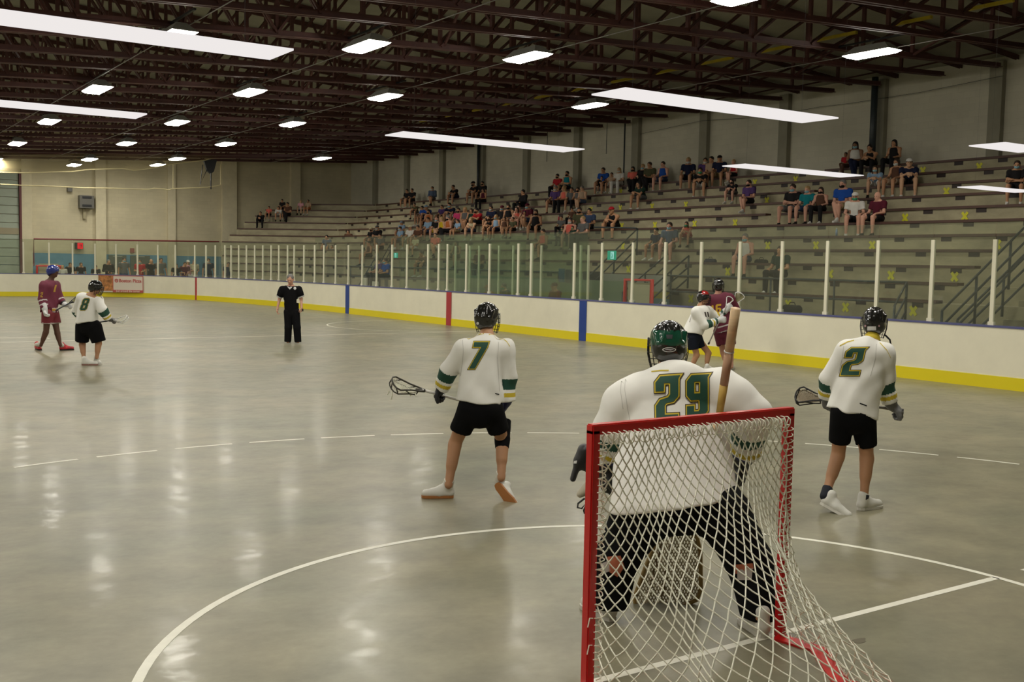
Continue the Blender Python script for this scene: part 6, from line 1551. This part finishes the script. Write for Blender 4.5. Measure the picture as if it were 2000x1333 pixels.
# x, y of head top, pose, shirt, kind, bottom colour+kind, hair colour+kind (or -), hat, mask, skin, size
CROWD = '''
1766 309 B navy t blacks dark-s white - l 1
1751 309 A brown k beiges brown-l - white t .92
1702 323 B lightblue t whites brown-l - blue l .92
1746 272 A black k blackl black-l - - t 1
1695 282 B black k blackl black-s - - t 1
1671 276 D white k navyl black-l - blue b 1
1652 297 D red t brownl dark-s - - b .78
1714 374 A maroon t blacks - - - p 1.02
1668 375 A white t blacks - white teal p 1
1647 350 D blue t khakis grey-s - black p 1.05
1602 365 A brown k blackl brown-l - black p .95
1576 363 A teal t denims blonde-s - blue p .95
1548 359 C black t greys dark-s - blue p 1
1343 305 A navy t blacks blonde-s - white t 1
1361 326 B black t whites dark-s - teal t .95
1376 308 A purple t blacks brown-s - white t .92
1390 305 D beige t greys black-s - - t .95
1404 303 A navy t khakis - black - t 1
1433 311 D red k blacks blonde-s - - p .8
1425 350 B black t greys black-l - black p .95
1463 351 D purple t blacks brown-s - black p .97
1088 339 A red t blackl black-s - black t .85
1107 334 C teal k blacks black-s - black t 1
1084 362 A purple t browns grey-s - white t 1
1101 363 A coral k blackl blonde-l - - t .95
1115 366 A grey t blacks dark-s - - t .95
1127 366 A grey k blackl dark-s - black t .95
1137 363 D beige k greyblues grey-s - - l .97
1177 327 A blue t blacks dark-s - - t 1
1172 344 B black t blacks dark-s - - t .62
1194 336 A beige t whites dark-s - - t .66
1208 327 A white t whitel blonde-l - white l 1
1236 325 D coral t blackl black-l - black t .95
1255 320 C black l blackl blonde-s - blue l 1
1269 316 D olive t blackl dark-s - - t 1.02
1294 315 A blue k denims brown-s - - p 1.02
1247 354 B darkgreen t greys black-l - - t .95
1192 402 B black k blacks - red - t 1.03
1045 408 A black k blacks brown-l - black t .97
1116 407 A brown t blackl dark-s - - t .8
1130 405 A olive t blacks dark-s - black t 1
1112 424 A coral k blacks dark-l - white p .92
1138 422 A grey t blackl blonde-s - - p .97
1095 425 A grey t blackl dark-s - - t .85
1097 443 A darkgreen t blackl dark-s - teal t .7
1117 441 A darkgreen t blackl brown-s - teal t .7
1281 443 A navy t greys black-s - - t .8
1306 432 A greyblue t khakis brown-s - blue p 1
1335 437 B coral k reds brown-l - teal t .92
1454 453 A white k denims grey-s - blue p .95
794 369 A black t greys black-s - - t .97
804 368 A black t blacks dark-s - - t .97
844 364 D greyblue l greys brown-s - white t .97
884 361 B black t navys dark-s - - t .97
924 354 B black t browns - black black t 1
941 354 A black t blacks black-s - black t 1.02
943 368 A maroon k blackl dark-l - - t .97
1021 370 A black l blackl black-s - - t 1
806 398 B olive t greys black-s - - t .95
824 402 A blue t navys black-s - - t .85
832 400 B blue t navys - lightblue - t .9
836 409 A orange k blacks brown-s - black t .95
874 396 B navy t whites black-s - blue t 1
894 406 A pink t greys brown-s - black t .95
908 404 D grey k khakis blonde-l - - t .97
919 407 A darkgreen k blacks brown-l - - t .92
930 406 B red t blackl black-s - black t .97
958 402 A navy t blacks dark-s - white t .95
979 401 A black t browns - maroon blue t 1
993 399 D black k greys brown-s - black t 1
1006 404 B coral k blacks brown-l - - p .95
1013 400 D coral k blacks brown-s - - p 1
1030 397 D maroon t denims - maroon blue t 1
950 421 B black k blacks dark-l - black t .95
968 419 A lightblue k navys blonde-l - blue t .97
1020 413 B beige k blacks black-s - - t .85
835 424 A lightblue t denims brown-s - - t .97
851 424 A black t yellows - - blue p .9
862 423 D yellow k blacks blonde-l - - l .92
875 421 D orange k blackl grey-s - black p .97
783 432 A lightblue t denims - lightblue - t .92
781 442 A lightblue t denims brown-s - blue t .85
800 440 A white t whites - cream - t .9
742 456 D grey t blacks dark-s - - t .9
724 444 A black t greys - cream black t .97
736 440 C black t blacks - grey white t 1
680 449 A brown t blackl brown-l - - t .9
638 459 A greyblue t denims black-s - - t .95
507 413 B black l blackl dark-s - - t .95
525 403 A coral t blacks dark-s - - t .85
542 403 B white l whites dark-s - - t .88
551 389 A black t blacks black-s - - t .85
562 394 D brown t blackl black-s - - t .9
556 407 A black t khakis dark-s - - t .7
587 391 A palepink t whites blonde-s - - l .85
602 390 A beige t oranges black-s - black t .85
1986 313 C black t blacks dark-s - blue t 1.03
720 470 A brown k blacks brown-s - - t .9
648 478 A grey t denims dark-s - - t .9
810 460 A cream t whites black-s - - t .9
822 490 B brown t blacks dark-s - - t .9
850 455 D coral t whites dark-s - - t .9
890 470 A brown k blacks brown-l - - t .9
935 486 D maroon t blackl dark-s - - t .97
1524 478 A darkgreen t blackl dark-s - - t .97
1060 447 A coral k blacks dark-s - - t .9
862 400 A purple t blacks dark-s - - t .92
985 424 D brown k khakis dark-l - - t .95
1001 425 A olive t blacks dark-s - - t .9
915 425 B cream k denims blonde-l - - l .92
893 428 A lightblue t khakis brown-s - - t .75
1150 404 A denim t blacks black-s - - t .9
815 440 A brown t khakis dark-s - - t .9
'''
import re as _re
rowsP = []
for ln in CROWD.strip().splitlines():
    f = ln.split(); x, y = float(f[0]), float(f[1]); pose, shirt, kind, bot, hr, hat, mask, sk, sc = f[2:]
    sc = float(sc); hd_h = {'A': .79, 'B': .69, 'C': .80, 'D': .79}[pose]*sc; fw = {'A': .07, 'B': .25, 'C': .03, 'D': .05}[pose]*sc
    best = None
    corner_ = x < 712
    for i in range(NR):
        if corner_:
            n45 = np.array([1, 1, 0.0]); P0 = np.array([XR[i]+.12, YB[i], 0.0]); P0 = P0+np.array([.7071, .7071, 0])*(-fw); r_ = ray(x, y); t_ = n45.dot(P0)/n45.dot(r_); Q = np.array([0, 0, 2.0])+r_*t_
        else: Q = np.array(at_x(x, y, XR[i]+.13-fw))
        e = abs(Q[2]-ZR[i]-.03-hd_h)
        if best is None or e < best[0]: best = (e, i, Q)
    e, i, Q = best; rowsP.append([i, corner_, Q, f, sc, fw, hd_h])
rowsP.sort(key=lambda r: (r[0], r[1], r[2][1]))
cnt_ = {}
rngc = random.Random(3)
for i, corner_, Q, f, sc, fw, hd_h in rowsP:
    x, y = float(f[0]), float(f[1]); pose, shirt, kind, bot, hr, hat, mask, sk, _ = f[2:]
    bk = bot[-1]; bcol = bot[:-1]; hair, hk = (hr.split('-') if hr != '-' else (None, 's')); hat = None if hat == '-' else hat; mask = None if mask == '-' else mask
    key = (i, corner_); cnt_[key] = cnt_.get(key, 0)+1; k = cnt_[key]
    sc2 = sc*max(.85, min(1.15, (Q[2]-ZR[i]-.03)/hd_h))
    nice = {'greyblue': 'grey-blue', 'lightblue': 'light blue', 'darkgreen': 'dark green', 'palepink': 'pale pink'}
    lab = '%s in %s %s%s%s, %s %s, %s from right' % ('child' if sc < .83 else 'spectator', nice.get(shirt, shirt), GARM[kind], (' and %s cap' % nice.get(hat, hat)) if hat else '', (' with %s mask' % mask) if mask else '', names[i], 'corner row' if corner_ else 'row', ('first' if k == 1 else _ordw(k)))
    if corner_: loc = (Q[0]+.7071*fw, Q[1]+.7071*fw, ZR[i]+.028); rz = math.radians(135)+rngc.uniform(-.2, .25)
    else: loc = (XR[i]+.13, Q[1], ZR[i]+.028); rz = PI/2 + rngc.uniform(.0, .65)
    spectator(pose, loc, rz, sc2, shirt, kind, bcol, bk, hair, hk, hat, mask, sk, lab, 'spectators seated on the bleachers')
# people standing behind the far end glass
STAND = '''
122 518 S white t blacks blonde-s - - l child
137 513 S black t blacks dark-s - - t boy
158 513 S black t greys dark-s - - t youth
187 518 S black t blacks dark-s - - t child
212 507 F black l blackl grey-s - - t adult
242 503 S grey t denims dark-s - blue t adult
273 507 F red t reds dark-s - blue t adult
295 506 S black t blackl - - - t adult
314 504 S grey t khakis brown-s - - t adult
344 515 S black t oranges black-s - - t child
361 512 F maroon t blackl dark-s - - t youth
367 508 S palepink t whites - white - t adult
379 507 F cream t whitel - grey - t adult
407 505 S navy t blackl dark-s - white t adult
446 512 S navy t blackl dark-s - - t adult
'''
for k, ln in enumerate(STAND.strip().splitlines()):
    f = ln.split(); x, y = float(f[0]), float(f[1]); pose, shirt, kind, bot, hr, hat, mask, sk, who = f[2:]
    Yp = 59.2 if x not in (446, 361, 344) else 58.2; Q = at_y(x, y, Yp); sc = Q.z/1.69
    hair, hk = (hr.split('-') if hr != '-' else (None, 's')); hat = None if hat == '-' else hat; mask = None if mask == '-' else mask
    nice = {'palepink': 'pale pink'}
    spectator(pose, (Q.x, Yp, 0.0), PI+rngc.uniform(-.25, .25), sc, shirt, kind, bot[:-1], bot[-1], hair, hk, hat, mask, sk, '%s in %s %s%s standing behind far glass, %s from left' % (who, nice.get(shirt, shirt), GARM[kind], (' and %s cap' % hat) if hat else '', ['first','second','third','fourth','fifth','sixth','seventh','eighth','ninth','tenth','eleventh','twelfth','thirteenth','fourteenth','fifteenth'][k]), 'people standing behind the far glass')
# officials and others behind the centre boards
OFF = [(1086, 552, 18.3, 'A', 'maroon', 't', 'brown', None, 't', 'official in maroon shirt and brown cap seated low behind the right centre glass'),
       (987, 553, 19.4, 'A', 'navy', 't', None, 'teal', 't', 'official in navy shirt with teal mask seated at the timekeepers bench'),
       (956, 556, 19.4, 'A', 'orange', 't', 'orange', None, 't', 'official in orange shirt and cap seated at the timekeepers bench'),
       (741, 503, 19.2, 'A', 'purple', 't', None, None, 't', 'spectator in purple shirt seated low behind the far glass beside a blue shirt'),
       (755, 504, 19.0, 'A', 'blue', 't', None, 'blue', 't', 'spectator in bright blue shirt with mask seated low behind the far glass')]
CH = mat('stool_grey', (.12, .12, .12), .6)
for k, (x, y, X_, pose, shirt, kind, hat, mask, sk, lab) in enumerate(OFF):
    Q = at_x(x, y, X_); z0_ = Q.z-.79
    st_ = empty('bench_stool', (X_, Q.y, 0), label='plain grey stool under the ' + ['maroon shirted official', 'official with the teal mask', 'orange capped official', 'spectator in purple', 'spectator in bright blue'][k], cat='stool', group='stools behind the boards')
    MB().box((0, 0, max(.1, z0_-.03)), (.36, .42, .05)).build('stool_seat', CH, st_); MB().box((0, 0, max(.04, z0_/2-.03)), (.1, .1, max(.08, z0_-.06))).build('stool_base', CH, st_)
    spectator(pose, (X_, Q.y, z0_), PI/2, 1.0, shirt, kind, 'black', 'l', None if hat else 'dark', 's', hat, mask, sk, lab, 'people seated behind the boards')

# small things lying on the benches
def bottle(px, py, i, col, lab):
    p = at_x(px, py, XR[i]+.02); b = empty('bottle', (XR[i]+.02, p.y, ZR[i]+.027), label=lab, cat='bottle')
    MB().tube([(0, 0, 0), (0, 0, .15), (0, 0, .19), (0, 0, .21)], [.033, .033, .014, .014], 10).build('bottle_body', tone(lab[:6], col, .3), b, True); MB().tube([(0, 0, .205), (0, 0, .225)], .017, 8).build('bottle_cap', CL['white'], b)
bottle(1635, 428, 4, (150, 175, 210), 'clear blue water bottle on the bench beside the man in blue')
bottle(1092, 400, 6, (190, 40, 70), 'red drink bottle on the bench by the coral top')
def bag(px, py, X_, z, sc, col, lab):
    p = at_x(px, py, X_); g = empty('duffel_bag', (X_, p.y, z), label=lab, cat='bag')
    S = Sdf(); S.cone(V(0, -.22*sc, .13*sc), V(0, .22*sc, .13*sc), .13*sc, .13*sc, .03); S.cut(V(0, 0, .005), V(0, 0, -1)); S.fold(.008, 30, V(0, 1, 0), 2); me = S.mesh('bag_body', .015, [CL[col]]); o = bpy.data.objects.new('bag_body', me); COL.objects.link(o); o.parent = g
    MB().tube([(0, -.14*sc, .22*sc), (0, -.08*sc, .33*sc), (0, .08*sc, .33*sc), (0, .14*sc, .22*sc)], .012*sc, 6).build('bag_handle', CL['black'], g)
bag(1548, 570, 21.1, WZ, .9, 'black', 'black duffel bag on the walkway behind the glass')
bag(1487, 512, XR[2]+.3, ZR[2]-.05, .7, 'black', 'small dark bag on the tier beside the woman in white')
bag(1388, 500, XR[2]+.3, ZR[2]-.05, .7, 'navy', 'dark bag on the tier below the boy in navy')
